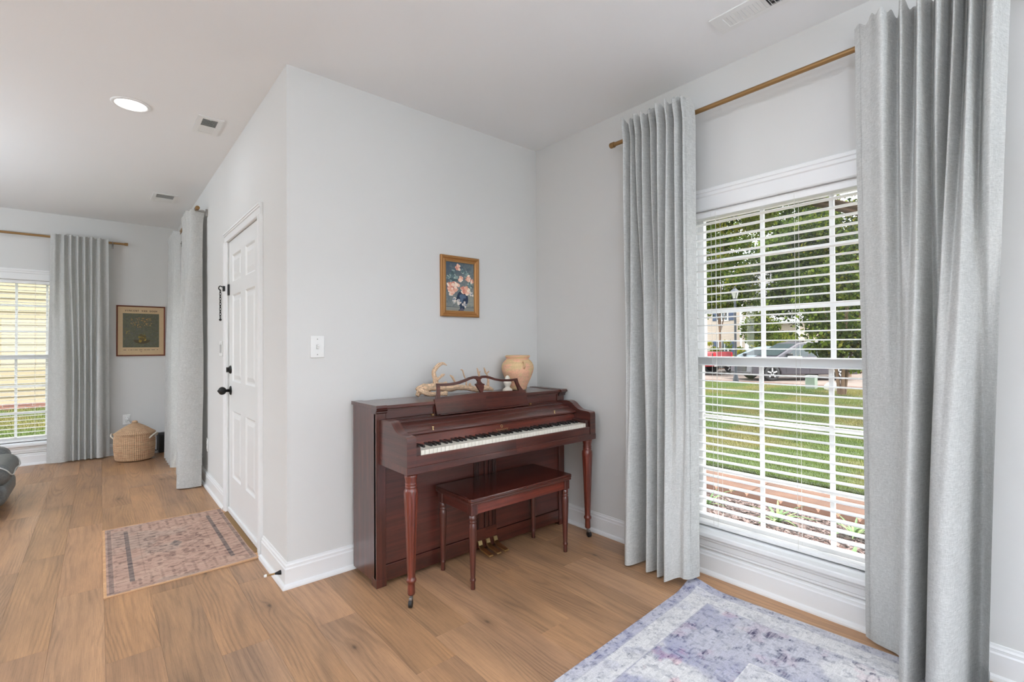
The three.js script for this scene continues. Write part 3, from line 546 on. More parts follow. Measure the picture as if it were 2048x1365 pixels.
  for (const s of [-1, 1]) {
    const l = mesh('leg', legGeo, M.mahoganyRed, P); l.position.set(s * (K - 0.04), 0, KF - 0.037);
    const c = mesh('caster', merge(new THREE.CylinderGeometry(0.009, 0.006, 0.024, 12).translate(0, 0.05, 0), rb(-0.008, 0.008, 0.026, 0.046, -0.022, 0.006, 0.003)), M.steel, l);
    mesh('caster_wheel', new THREE.CylinderGeometry(0.0185, 0.0185, 0.016, 20).rotateZ(Math.PI / 2).translate(0, 0.0185, -0.014), M.blackPlastic, c);
    c.rotation.y = s < 0 ? 2.4 : 2.9;
  }
}
// ------------------------------------------------------------------ piano bench
{
  const x0 = 1.428, x1 = 2.185, z0 = -2.352, z1 = -2.0, B = thing('piano_bench', 'dark red mahogany piano bench pushed in under the keyboard', 'bench', [(x0 + x1) / 2, 0, (z0 + z1) / 2]), w = (x1 - x0) / 2, d = (z1 - z0) / 2;
  const top = new THREE.Shape(); const r = 0.022;
  top.moveTo(-w + r, -d); top.lineTo(w - r, -d); top.quadraticCurveTo(w, -d, w, -d + r); top.lineTo(w, d - r); top.quadraticCurveTo(w, d, w - r, d); top.lineTo(-w + r, d); top.quadraticCurveTo(-w, d, -w, d - r); top.lineTo(-w, -d + r); top.quadraticCurveTo(-w, -d, -w + r, -d);
  const seat = mesh('seat', uvm(new THREE.ExtrudeGeometry(top, { depth: 0.010, bevelEnabled: true, bevelThickness: 0.006, bevelSize: 0.006, bevelOffset: -0.006, bevelSegments: 3, curveSegments: 6 }).rotateX(-Math.PI / 2).translate(0, 0.455, 0)), mah(0.55, 0.12), B);
  mesh('seat_moulding', rb(-w + 0.006, w - 0.006, 0.436, 0.450, -d + 0.006, d - 0.006, 0.005), M.mahogany, seat);
  const ix = w - 0.022, iz = d - 0.022, apr = M.mahoganyRed;
  mesh('apron', rb(-ix, ix, 0.382, 0.438, iz - 0.016, iz, 0.003), apr, B); mesh('apron', rb(-ix, ix, 0.382, 0.438, -iz, -iz + 0.016, 0.003), M.mahogany, B);
  for (const s of [-1, 1]) mesh('apron', rb(s < 0 ? -ix : ix - 0.016, s < 0 ? -ix + 0.016 : ix, 0.382, 0.438, -iz + 0.016, iz - 0.016, 0.003, 'z'), M.mahogany, B);
  const prof = [[0.0001, 0], [0.0115, 0], [0.0125, 0.004], [0.0118, 0.034], [0.0135, 0.040], [0.0158, 0.046], [0.0150, 0.053], [0.0125, 0.058], [0.013, 0.07], [0.0195, 0.24], [0.0215, 0.315], [0.0205, 0.333], [0.0165, 0.338], [0.0195, 0.343], [0.0195, 0.349], [0.0165, 0.353], [0.0195, 0.358], [0.0195, 0.364], [0.0185, 0.384], [0.0001, 0.384]], lg = turned(prof, 24);
  for (const sx of [-1, 1]) for (const sz of [-1, 1]) {
    const l = mesh('leg', lg, M.mahogany, B); l.position.set(sx * (ix - 0.012), 0, sz * (iz - 0.012));
    mesh('corner_block', rb(-0.021, 0.021, 0.380, 0.437, -0.021, 0.021, 0.006, 'y'), M.mahogany, l);
  }
}
// ------------------------------------------------------------------ things on the piano
const LIDY = 0.9455;
{
  const dw = tex(512, 256, (x, y, o) => { const f = fbm(x / 60, y / 6, 4), g = fbm(x / 14, y / 14, 3), c = Math.pow(fbm(x / 90, y / 3, 3), 2.2), t = 0.93 + 0.42 * (f - 0.5) + 0.24 * (g - 0.5) - 0.30 * smooth(0.35, 0.62, c); o[0] = 244 * t; o[1] = 208 * t; o[2] = 172 * t; });
  dw.repeat.set(3, 5);
  const mat = std({ map: dw, roughness: 0.85, bumpMap: dw, bumpScale: 0.0015 });
  const b = (l, s = 26, r = 12, k = 0.2) => limb(l, s, r, k, 30);
  const parts = [
    b([[1.432, 0.985, -2.545, 0.018], [1.452, 1.0, -2.54, 0.026], [1.495, 1.0, -2.54, 0.024], [1.54, 1.003, -2.545, 0.024], [1.595, 0.997, -2.54, 0.024], [1.648, 0.990, -2.54, 0.022], [1.72, 0.992, -2.54, 0.018], [1.775, 0.986, -2.54, 0.016], [1.832, 0.976, -2.54, 0.018], [1.866, 0.964, -2.54, 0.014]], 44),
    b([[1.572, 0.99, -2.555, 0.022], [1.568, 1.027, -2.56, 0.017], [1.565, 1.05, -2.56, 0.015], [1.556, 1.078, -2.56, 0.013], [1.555, 1.095, -2.56, 0.0125], [1.569, 1.117, -2.56, 0.0125], [1.590, 1.137, -2.555, 0.0115], [1.615, 1.143, -2.55, 0.008], [1.640, 1.131, -2.545, 0.002]], 36, 12, 0.14),
    b([[1.425, 1.0, -2.51, 0.014], [1.444, 0.984, -2.50, 0.016], [1.472, 0.970, -2.50, 0.015], [1.517, 0.964, -2.505, 0.0125], [1.568, 0.966, -2.50, 0.013], [1.606, 0.961, -2.495, 0.013]], 26),
    b([[1.422, 0.958, -2.53, 0.012], [1.437, 0.985, -2.53, 0.016], [1.462, 1.012, -2.545, 0.012], [1.49, 1.02, -2.55, 0.006]], 18),
    b([[1.705, 0.995, -2.55, 0.007], [1.704, 1.017, -2.55, 0.006], [1.690, 1.045, -2.55, 0.0065], [1.682, 1.056, -2.55, 0.0075], [1.665, 1.070, -2.55, 0.003]], 18, 8),
    b([[1.79, 0.995, -2.55, 0.006], [1.786, 1.031, -2.55, 0.0045], [1.771, 1.063, -2.55, 0.0042], [1.762, 1.092, -2.55, 0.0042], [1.755, 1.099, -2.55, 0.0055], [1.745, 1.102, -2.55, 0.002]], 20, 8),
    b([[1.905, 0.96, -2.56, 0.011], [1.899, 1.05, -2.56, 0.007], [1.892, 1.08, -2.56, 0.0065], [1.881, 1.106, -2.56, 0.003]], 18, 8), b([[1.895, 1.065, -2.56, 0.004], [1.905, 1.085, -2.555, 0.002]], 6, 6),
    b([[1.972, 0.965, -2.56, 0.011], [1.968, 1.05, -2.56, 0.006], [1.952, 1.073, -2.56, 0.006], [1.946, 1.09, -2.56, 0.0065], [1.938, 1.106, -2.56, 0.0035]], 18, 8), b([[1.955, 1.068, -2.56, 0.004], [1.972, 1.076, -2.555, 0.0055], [1.976, 1.084, -2.555, 0.002]], 8, 6),
    b([[1.86, 0.963, -2.545, 0.014], [1.915, 0.972, -2.545, 0.018], [1.965, 0.970, -2.545, 0.016], [1.998, 0.956, -2.54, 0.008]], 20),
    b([[1.566, 1.045, -2.545, 0.009], [1.588, 1.066, -2.53, 0.0075], [1.600, 1.074, -2.53, 0.0095], [1.613, 1.078, -2.528, 0.003]], 14, 8), b([[1.60, 1.0, -2.535, 0.013], [1.615, 1.02, -2.53, 0.012], [1.625, 1.03, -2.53, 0.006]], 12, 8),
    b([[1.80, 0.985, -2.54, 0.008], [1.806, 1.005, -2.535, 0.009], [1.809, 1.013, -2.535, 0.004]], 10, 8),
  ];
  const d = mesh('driftwood', merge(parts), mat); tag(d, 'pale twisted driftwood branch lying on top of the piano', 'driftwood');
}
{
  const clay = tex(512, 512, (x, y, o) => { const b = fbm(x / 220, y / 9, 3), g = fbm(x / 60, y / 40, 4), p = noise2(x / 3, y / 3), t = 1 + 0.14 * (b - 0.5) + 0.10 * (p - 0.5), pk = smooth(0.45, 0.62, g), gr = smooth(0.60, 0.42, g); o[0] = (226 + 6 * pk - 5 * gr) * t; o[1] = (190 - 10 * pk - 1 * gr) * t; o[2] = (152 - 4 * pk - 10 * gr) * t; });
  const V = thing('terracotta_vase', 'ochre terracotta jar with small ear handles on the piano', 'vase', [2.222, LIDY, -2.545], 0.35);
  const k = 0.94, cm = std({ map: clay, roughness: 0.8, bumpMap: clay, bumpScale: 0.002 });
  const body = new THREE.LatheGeometry([[0.0001, 0.0], [0.060, 0], [0.066, 0.006], [0.073, 0.035], [0.097, 0.085], [0.1145, 0.130], [0.120, 0.158], [0.117, 0.182], [0.106, 0.204], [0.092, 0.218], [0.084, 0.226], [0.082, 0.232], [0.089, 0.238], [0.0925, 0.245], [0.0915, 0.251], [0.086, 0.254], [0.078, 0.250], [0.074, 0.236], [0.074, 0.225], [0.10, 0.20], [0.106, 0.16], [0.06, 0.03], [0.0001, 0.03]].map(([r, y]) => new THREE.Vector2(r * k, y * k)), 48);
  mesh('body', body, cm, V);
  for (const s of [-1, 1]) mesh('handle', tube([[s * 0.098, 0.202, 0], [s * 0.118, 0.205, 0], [s * 0.130, 0.190, 0], [s * 0.127, 0.170, 0], [s * 0.112, 0.158, 0]].map((p) => p.map((q) => q * k)), 0.0065, 20, 8), cm, V).rotation.y = s < 0 ? 0.9 : 0.9;
}
{
  const F = thing('knot_figurine', 'small white stone figurine standing before the terracotta jar', 'figurine', [2.083, LIDY, -2.49], 0.4), st = std({ color: rgb(0.80, 0.74, 0.64), roughness: 0.6 });
  const pf = [[0.0001, 0], [0.031, 0], [0.033, 0.006], [0.030, 0.016], [0.018, 0.024], [0.0155, 0.033], [0.022, 0.045], [0.028, 0.056], [0.025, 0.064], [0.013, 0.068], [0.0001, 0.069]];
  mesh('body', new THREE.LatheGeometry(pf.map(([r, y]) => new THREE.Vector2(r, y)), 28), st, F);
  mesh('head', new THREE.SphereGeometry(0.0195, 20, 16).scale(1, 1.12, 0.85).translate(0.0, 0.084, 0), st, F);
}
// ------------------------------------------------------------------ pictures
function framed(name, label, w, h, pos, turn, bar, depth, frameMat, innerMat, art) {
  const t = thing(name, label, 'picture', pos, turn), x = w / 2, y = h / 2;
  const prof = [[0, 0], [0, depth * 0.8], [bar * 0.15, depth], [bar * 0.45, depth * 0.95], [bar * 0.6, depth * 0.62], [bar * 0.75, depth * 0.72], [bar, depth * 0.5], [bar, 0]];   // inward, out of the wall
  const side = (len, ang, cx, cy) => { // mitred bar
    const pos = [], L = len / 2, P = prof, n = P.length;
    for (let i = 0; i < n; i++) { const [a, q] = P[i], [b, r] = P[(i + 1) % n]; const A = [-L + a, a, q], B = [L - a, a, q], C = [L - b, b, r], D = [-L + b, b, r]; pos.push(...A, ...B, ...C, ...A, ...C, ...D); }
    const g = new THREE.BufferGeometry(); g.setAttribute('position', new THREE.Float32BufferAttribute(pos, 3)); g.computeVertexNormals();
    return uvm(g).rotateZ(ang).translate(cx, cy, 0);
  };
  const f = mesh('frame', merge(side(w, 0, 0, -y), side(w, Math.PI, 0, y), side(h, -Math.PI / 2, -x, 0), side(h, Math.PI / 2, x, 0)), frameMat, t);
  mesh('print', new THREE.PlaneGeometry(w - 2 * bar + 0.004, h - 2 * bar + 0.004).translate(0, 0, depth * 0.3), art, t);
  mesh('backing', bb(-x + 0.004, x - 0.004, -y + 0.004, y - 0.004, 0, depth * 0.2), M.dark, t);
  if (innerMat) mesh('liner', merge(bb(-x + bar, x - bar, -y + bar, -y + bar + 0.006, depth * 0.3, depth * 0.55), bb(-x + bar, x - bar, y - bar - 0.006, y - bar, depth * 0.3, depth * 0.55), bb(-x + bar, -x + bar + 0.006, -y + bar, y - bar, depth * 0.3, depth * 0.55), bb(x - bar - 0.006, x - bar, -y + bar, y - bar, depth * 0.3, depth * 0.55)), innerMat, f);
  return t;
}
const blob = (c, x, y, r, col, n = 9) => { for (let i = 0; i < n; i++) { const a = rnd() * 6.28, q = r * rr(0.1, 0.75); c.fillStyle = col[Math.floor(rnd() * col.length)]; c.beginPath(); c.ellipse(x + Math.cos(a) * q, y + Math.sin(a) * q, r * rr(0.25, 0.5), r * rr(0.18, 0.4), rnd() * 3, 0, 7); c.fill(); } };
{
  const art = canvasTex(384, 576, (c, w, h) => {
    const g = c.createLinearGradient(0, 0, w, h * 0.7); g.addColorStop(0, '#3c4c5c'); g.addColorStop(0.5, '#6c767a'); g.addColorStop(1, '#9a9a8e'); c.fillStyle = g; c.fillRect(0, 0, w, h);
    for (let i = 0; i < 420; i++) { c.globalAlpha = 0.16; c.fillStyle = ['#36465a', '#5a6a74', '#84897f', '#2f3d4e', '#a4a08e'][Math.floor(rnd() * 5)]; const x = rnd() * w, y = rnd() * h; c.beginPath(); c.ellipse(x, y, rr(10, 40), rr(4, 12), rr(0, 3), 0, 7); c.fill(); }
    c.globalAlpha = 1; c.fillStyle = '#4d5660'; c.fillRect(0, h * 0.9, w, 5); c.fillStyle = '#8b8c84'; c.fillRect(0, h * 0.91, w, h * 0.09);
    for (const [x, y] of [[0.12, 0.34], [0.18, 0.28], [0.26, 0.24], [0.32, 0.3], [0.36, 0.34], [0.22, 0.4], [0.62, 0.2], [0.78, 0.28], [0.7, 0.24], [0.84, 0.45]]) blob(c, x * w, y * h, 44, ['#6f8788', '#8ba09c', '#4a5f62', '#5b7275', '#a9b8ae'], 7);
    c.fillStyle = '#26364f'; c.beginPath(); c.ellipse(w * 0.58, h * 0.74, 74, 92, 0, 0, 7); c.fill(); c.fillRect(w * 0.5, h * 0.84, 58, 60); blob(c, w * 0.58, h * 0.72, 80, ['#1e2b40', '#33465f', '#566b84', '#20304a'], 14); blob(c, w * 0.55, h * 0.95, 40, ['#5d5a6c', '#3d3d52', '#7d7684'], 8);
    const pinks = ['#f2c3ab', '#e8a98f', '#f6d9c4', '#d98f7c', '#efb59b', '#fbe6d3'];
    for (const [x, y, r] of [[0.2, 0.5, 52], [0.34, 0.48, 56], [0.22, 0.6, 54], [0.34, 0.57, 46], [0.66, 0.56, 58], [0.78, 0.6, 46], [0.42, 0.12, 44], [0.52, 0.34, 40], [0.78, 0.32, 42], [0.9, 0.38, 28]]) blob(c, x * w, y * h, r, pinks, 15);
    for (const [x, y, r] of [[0.3, 0.78, 44], [0.46, 0.8, 40], [0.66, 0.84, 38], [0.86, 0.64, 40]]) blob(c, x * w, y * h, r, ['#d8cfc6', '#b7b4b4', '#e6dccf', '#8f97a2'], 10);
  });
  const gold = std({ color: rgb(0.42, 0.20, 0.065), roughness: 0.42, metalness: 0.35 }), gilt = std({ color: rgb(0.50, 0.27, 0.10), roughness: 0.38, metalness: 0.45 });
  framed('framed_print', 'gilt framed painting of pink flowers in a dark vase above the piano', 0.306, 0.402, [1.831, 1.647, ZP + 0.001], 0, 0.034, 0.02, gold, gilt, std({ map: art, roughness: 0.6 }));
}
{
  const art = canvasTex(512, 660, (c, w, h) => {
    c.fillStyle = '#c9ad86'; c.fillRect(0, 0, w, h);
    for (let i = 0; i < 300; i++) { c.globalAlpha = 0.05; c.fillStyle = rnd() < 0.5 ? '#b08f68' : '#dcc4a0'; c.fillRect(rnd() * w, rnd() * h, rr(10, 60), rr(6, 40)); }
    c.globalAlpha = 1; const X = 56, Y = 92, A = w - 112, B = h - 196; c.fillStyle = '#5a5a44'; c.fillRect(X, Y, A, B);
    c.save(); c.beginPath(); c.rect(X, Y, A, B); c.clip();
    for (let i = 0; i < 900; i++) { c.globalAlpha = 0.5; c.fillStyle = ['#4b5142', '#62634a', '#42443a', '#736c4c', '#68645e', '#56545c'][Math.floor(rnd() * 6)]; c.beginPath(); c.ellipse(X + rnd() * A, Y + rnd() * B, rr(5, 16), rr(2, 6), rnd() * 3, 0, 7); c.fill(); }
    c.globalAlpha = 0.9; for (let i = 0; i < 60; i++) blob(c, X + A * (0.2 + 0.6 * rnd()), Y + B * (0.12 + 0.3 * rnd()), 10, ['#c8924a', '#a9743a', '#d6a862', '#8d6638'], 3);
    for (let i = 0; i < 14; i++) blob(c, X + A * (0.08 + 0.14 * rnd()), Y + B * (0.45 + 0.15 * rnd()), 9, ['#a58a3f', '#7d6a35'], 3);
    c.globalAlpha = 1; c.fillStyle = '#4a3d20'; c.beginPath(); c.ellipse(X + A * 0.52, Y + B * 0.78, 92, 52, 0, 0, 3.15); c.fill(); blob(c, X + A * 0.52, Y + B * 0.72, 58, ['#8f7628', '#a98a33', '#6b5a23', '#574a22'], 22);
    c.restore(); c.globalAlpha = 1;
    c.fillStyle = '#3b2d22'; c.font = 'bold 30px sans-serif'; c.textAlign = 'center'; c.textBaseline = 'middle';
    const line = 'VINCENT VAN GOGH'; for (let i = 0; i < line.length; i++) c.fillText(line[i], w * 0.5 + (i - 7.5) * 22.5, 55);
    c.font = '15px sans-serif'; c.fillStyle = '#4a3a2c'; for (let x = 64; x < w - 70;) { const l = rr(10, 42); c.fillRect(x, h - 74, l, 6); x += l + rr(5, 22); } c.fillRect(w / 2 - 8, h - 48, 16, 5);
  });
  framed('framed_poster', 'wooden framed tan exhibition poster with a dark flower picture on the far wall', 0.468, 0.602, [0.381, 1.456, ZF + 0.001], 0, 0.014, 0.022, std({ map: per(mahog, 0.8, 0.4), color: rgb(1.9, 2.3, 1.9), roughness: 0.5 }), null, std({ map: art, roughness: 0.5 }));
}
// ------------------------------------------------------------------ recessed ceiling lights
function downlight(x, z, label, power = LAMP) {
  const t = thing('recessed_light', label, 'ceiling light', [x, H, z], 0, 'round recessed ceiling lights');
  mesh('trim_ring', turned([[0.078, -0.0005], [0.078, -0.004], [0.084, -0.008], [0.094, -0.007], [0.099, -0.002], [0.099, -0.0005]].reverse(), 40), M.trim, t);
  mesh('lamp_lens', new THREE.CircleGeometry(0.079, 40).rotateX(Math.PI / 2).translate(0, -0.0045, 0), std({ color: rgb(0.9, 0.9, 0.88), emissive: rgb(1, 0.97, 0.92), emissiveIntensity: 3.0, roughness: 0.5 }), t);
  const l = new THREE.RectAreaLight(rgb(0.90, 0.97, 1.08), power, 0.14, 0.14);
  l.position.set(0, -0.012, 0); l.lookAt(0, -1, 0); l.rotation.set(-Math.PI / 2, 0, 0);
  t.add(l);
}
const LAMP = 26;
downlight(0.142, -3.74, 'round recessed light glowing in the ceiling of the entry');
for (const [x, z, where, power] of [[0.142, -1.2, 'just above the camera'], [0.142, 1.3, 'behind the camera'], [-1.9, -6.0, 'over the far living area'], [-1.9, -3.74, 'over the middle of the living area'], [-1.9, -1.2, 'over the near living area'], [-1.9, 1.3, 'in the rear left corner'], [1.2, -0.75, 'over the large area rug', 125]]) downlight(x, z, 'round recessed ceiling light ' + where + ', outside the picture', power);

// torchere lamps standing outside the picture; their light is thrown at the ceiling
function torchere(label, x, z, power) {
  const t = thing('torchere_lamp', label, 'floor lamp', [x, 0, z], 0, 'torchere floor lamps outside the picture');
  mesh('base', turned([[0.0001, 0], [0.15, 0], [0.15, 0.012], [0.03, 0.03], [0.0001, 0.03]], 32), M.steel, t);
  mesh('pole', new THREE.CylinderGeometry(0.011, 0.011, 1.66, 16).translate(0, 0.85, 0), M.steel, t);
  const shade = mesh('shade', turned([[0.02, 1.66], [0.09, 1.69], [0.17, 1.76], [0.19, 1.80], [0.186, 1.80], [0.166, 1.765], [0.09, 1.70], [0.02, 1.67]], 36), M.steel, t);
  mesh('lamp_disc', new THREE.CircleGeometry(0.16, 36).rotateX(-Math.PI / 2).translate(0, 1.768, 0), std({ color: rgb(0.9, 0.9, 0.9), emissive: rgb(1, 0.98, 0.95), emissiveIntensity: 3, roughness: 0.5 }), shade);
  const l = new THREE.RectAreaLight(rgb(0.865, 0.975, 1.125), power, 0.22, 0.22);
  l.position.set(0, 1.80, 0); l.rotation.set(Math.PI / 2, 0, 0); t.add(l);
}
torchere('steel torchere lamp by the living area side wall', -2.7, -0.9, 250);
torchere('steel torchere lamp close behind the camera', -0.45, 0.55, 360);
torchere('steel torchere lamp in front of the rear wall', 1.3, 2.25, 340);
torchere('steel torchere lamp in the far living area', -2.4, -4.9, 460);

// ------------------------------------------------------------------ ceiling registers
function register(label, x0, x1, z0, z1, make) {
  const t = thing('ceiling_register', label, 'vent', [(x0 + x1) / 2, H, (z0 + z1) / 2], 0, 'ceiling air registers'), a = (x1 - x0) / 2, b = (z1 - z0) / 2;
  make(t, a, b);
  return t;
}
const ductGeo = (a, b) => merge(bb(-a, -a + 0.001, 0, 0.118, -b, b), bb(a - 0.001, a, 0, 0.118, -b, b), bb(-a, a, 0, 0.118, -b, -b + 0.001), bb(-a, a, 0, 0.118, b - 0.001, b), bb(-a, a, 0.117, 0.118, -b, b));
const ringPlate = (a, b, ia, ib, y0, y1, oz = 0) => merge(bb(-a, -ia, y0, y1, -b, b), bb(ia, a, y0, y1, -b, b), bb(-ia, ia, y0, y1, -b, oz - ib), bb(-ia, ia, y0, y1, oz + ib, b));
for (const [label, x0, x1, z0, z1] of [['white ceiling register nearest the recessed light', 0.476, 0.62, -3.925, -3.62], ['white ceiling register above the entry curtains', 0.386, 0.585, -6.03, -5.70]]) register(label, x0, x1, z0, z1, (t, a, b) => {
  mesh('frame', ringPlate(a, b, a - 0.03, b - 0.035, -0.007, -0.0004), M.whitePlastic, t);
  mesh('duct', ductGeo(a - 0.03, b - 0.035), M.galvanised, t);
  const n = 12, w = (2 * b - 0.07) / n;
  for (let k = 0; k < n; k++) { // louvres leaning to either side of the middle
    const z = -b + 0.035 + (k + 0.5) * w, s = k >= n / 2, l = mesh('louvre', bb(-a + 0.03, a - 0.03, -0.0006, 0.0006, -0.008, 0.008), M.whitePlastic, t);
    l.position.set(0, -0.0055, s ? z : z); l.rotation.x = s ? 0.62 : -0.05;
  }
  mesh('lever', rb(-0.003, 0.003, -0.013, -0.004, b - 0.034, b - 0.026, 0.001), M.whitePlastic, t);
});
register('long white ceiling register above the tall window', 2.126, 2.264, -1.086, -0.60, (t, a, b) => {
  mesh('frame', ringPlate(a, b, a - 0.03, b - 0.05, -0.007, -0.0004), M.whitePlastic, t);
  mesh('duct', ductGeo(a - 0.03, b - 0.05), M.galvanised, t);
  for (let k = 0; k < 24; k++) { const z = -b + 0.058 + k * 0.0162, l = mesh('louvre', bb(-a + 0.03, a - 0.03, -0.0006, 0.0006, -0.0078, 0.0078), M.whitePlastic, t); l.position.set(0, -0.0052, z); l.rotation.x = k < 11 ? 0.05 : 1.15; }
  for (const x of [-0.013, 0.013]) mesh('damper_bar', bb(x - 0.0015, x + 0.0015, -0.004, -0.0025, -b + 0.24, b - 0.05), M.greyPlastic, t);
});

// ------------------------------------------------------------------ switches, outlets and small fixtures (local z out of the wall)
function plate(name, label, category, pos, turn, w, h, kind) {
  const t = thing(name, label, category, pos, turn);
  mesh('cover_plate', rb(-w / 2, w / 2, -h / 2, h / 2, 0, 0.006, 0.003), M.whitePlastic, t);
  const screw = new THREE.CylinderGeometry(0.003, 0.003, 0.0015, 10).rotateX(Math.PI / 2);
  if (kind === 'toggle') { const s = mesh('toggle', rb(-0.005, 0.005, -0.004, 0.014, 0.004, 0.018, 0.002), M.whitePlastic, t); s.rotation.x = 0.4; mesh('slot', bb(-0.006, 0.006, -0.013, 0.013, 0.0058, 0.0066), M.greyPlastic, t); }
  if (kind === 'rocker') for (const x of [-0.023, 0.023]) mesh('rocker', rb(x - 0.016, x + 0.016, -0.034, 0.034, 0.004, 0.009, 0.002), M.greyPlastic, t);
  if (kind === 'outlet') for (const y of [-0.022, 0.022]) { const o = mesh('socket', rb(-0.017, 0.017, y - 0.014, y + 0.014, 0.003, 0.0085, 0.005), M.whitePlastic, t); mesh('slots', merge(bb(-0.0085, -0.006, y - 0.003, y + 0.006, 0.0083, 0.0088), bb(0.006, 0.0085, y - 0.003, y + 0.006, 0.0083, 0.0088), bb(-0.002, 0.002, y - 0.010, y - 0.006, 0.0083, 0.0088)), M.dark, o); }
  for (const y of kind === 'outlet' ? [0] : [-0.042, 0.042]) { const s = mesh('screw', screw, M.steel, t); s.position.set(0, y, 0.0062); }
  return t;
}
plate('light_switch', 'white toggle light switch on the wall left of the piano', 'light switch', [0.899, 1.251, ZP], 0, 0.074, 0.118, 'toggle');
plate('rocker_switch', 'white double rocker switch beside the entry door', 'light switch', [XC, 1.241, -4.47], -Math.PI / 2, 0.115, 0.118, 'rocker');
plate('wall_outlet', 'white wall outlet between the piano and the grey curtain', 'outlet', [XW, 0.375, -1.822], -Math.PI / 2, 0.072, 0.116, 'outlet');
plate('wall_outlet', 'white wall outlet low on the far wall above the woven basket', 'outlet', [0.245, 0.405, ZF], 0, 0.074, 0.118, 'outlet');
plate('wall_outlet', 'white wall outlet low between the entry door and the curtain', 'outlet', [XC, 0.372, -5.13], -Math.PI / 2, 0.072, 0.116, 'outlet');
{ // spring door stop on the baseboard at the partition corner
  const t = thing('door_stop', 'bronze spring door stop with white tip on the corner baseboard', 'door stop', [XC - 0.014, 0.062, -2.745], -Math.PI / 2 - 0.12);
  mesh('base', turned([[0.0001, 0], [0.0125, 0], [0.0115, 0.006], [0.006, 0.026], [0.005, 0.03], [0.0001, 0.03]], 18).rotateX(Math.PI / 2), M.black, t);
  mesh('shaft', turned([[0.0001, 0.028], ...Array.from({ length: 15 }, (_, i) => [i % 2 ? 0.0052 : 0.0042, 0.029 + i * 0.0027]), [0.0001, 0.07]], 12).rotateX(Math.PI / 2), M.bronze, t);
  mesh('tip', turned([[0.0001, 0.068], [0.007, 0.068], [0.0075, 0.075], [0.006, 0.081], [0.0001, 0.082]], 14).rotateX(Math.PI / 2), M.whitePlastic, t);
}
// ------------------------------------------------------------------ rugs
function rugGeo(w, l, nx, nz, lift) {
  const g = new THREE.PlaneGeometry(w, l, nx, nz).rotateX(-Math.PI / 2), p = g.attributes.position;
  for (let i = 0; i < p.count; i++) p.setY(i, 0.008 + lift(p.getX(i), p.getZ(i)));
  const q = g.toNonIndexed ? g : g; q.computeVertexNormals();
  return q;
}
function rug(label, w, l, pos, turn, mat, edgeMat, nx, nz, lift) {
  const t = thing('rug', label, 'rug', pos, turn);
  mesh('pile', rugGeo(w, l, nx, nz, lift), mat, t);
  const e = [];
  const edge = []; for (let i = 0; i <= nx; i++) edge.push([-w / 2 + w * i / nx, -l / 2]); for (let i = 1; i <= nz; i++) edge.push([w / 2, -l / 2 + l * i / nz]); for (let i = 1; i <= nx; i++) edge.push([w / 2 - w * i / nx, l / 2]); for (let i = 1; i < nz; i++) edge.push([-w / 2, l / 2 - l * i / nz]);
  const pos_ = [], idx = [];
  edge.forEach(([x, z], i) => { const y = 0.008 + lift(x, z), j = (i + 1) % edge.length, [x2, z2] = edge[j], y2 = 0.008 + lift(x2, z2), b = Math.max(0.0004, y - 0.0076), b2 = Math.max(0.0004, y2 - 0.0076); pos_.push(x, y, z, x2, y2, z2, x2, b2, z2, x, y, z, x2, b2, z2, x, b, z); });
  const g = new THREE.BufferGeometry(); g.setAttribute('position', new THREE.Float32BufferAttribute(pos_, 3)); g.computeVertexNormals(); mesh('binding', uvm(g), edgeMat, t);
  return t;
}
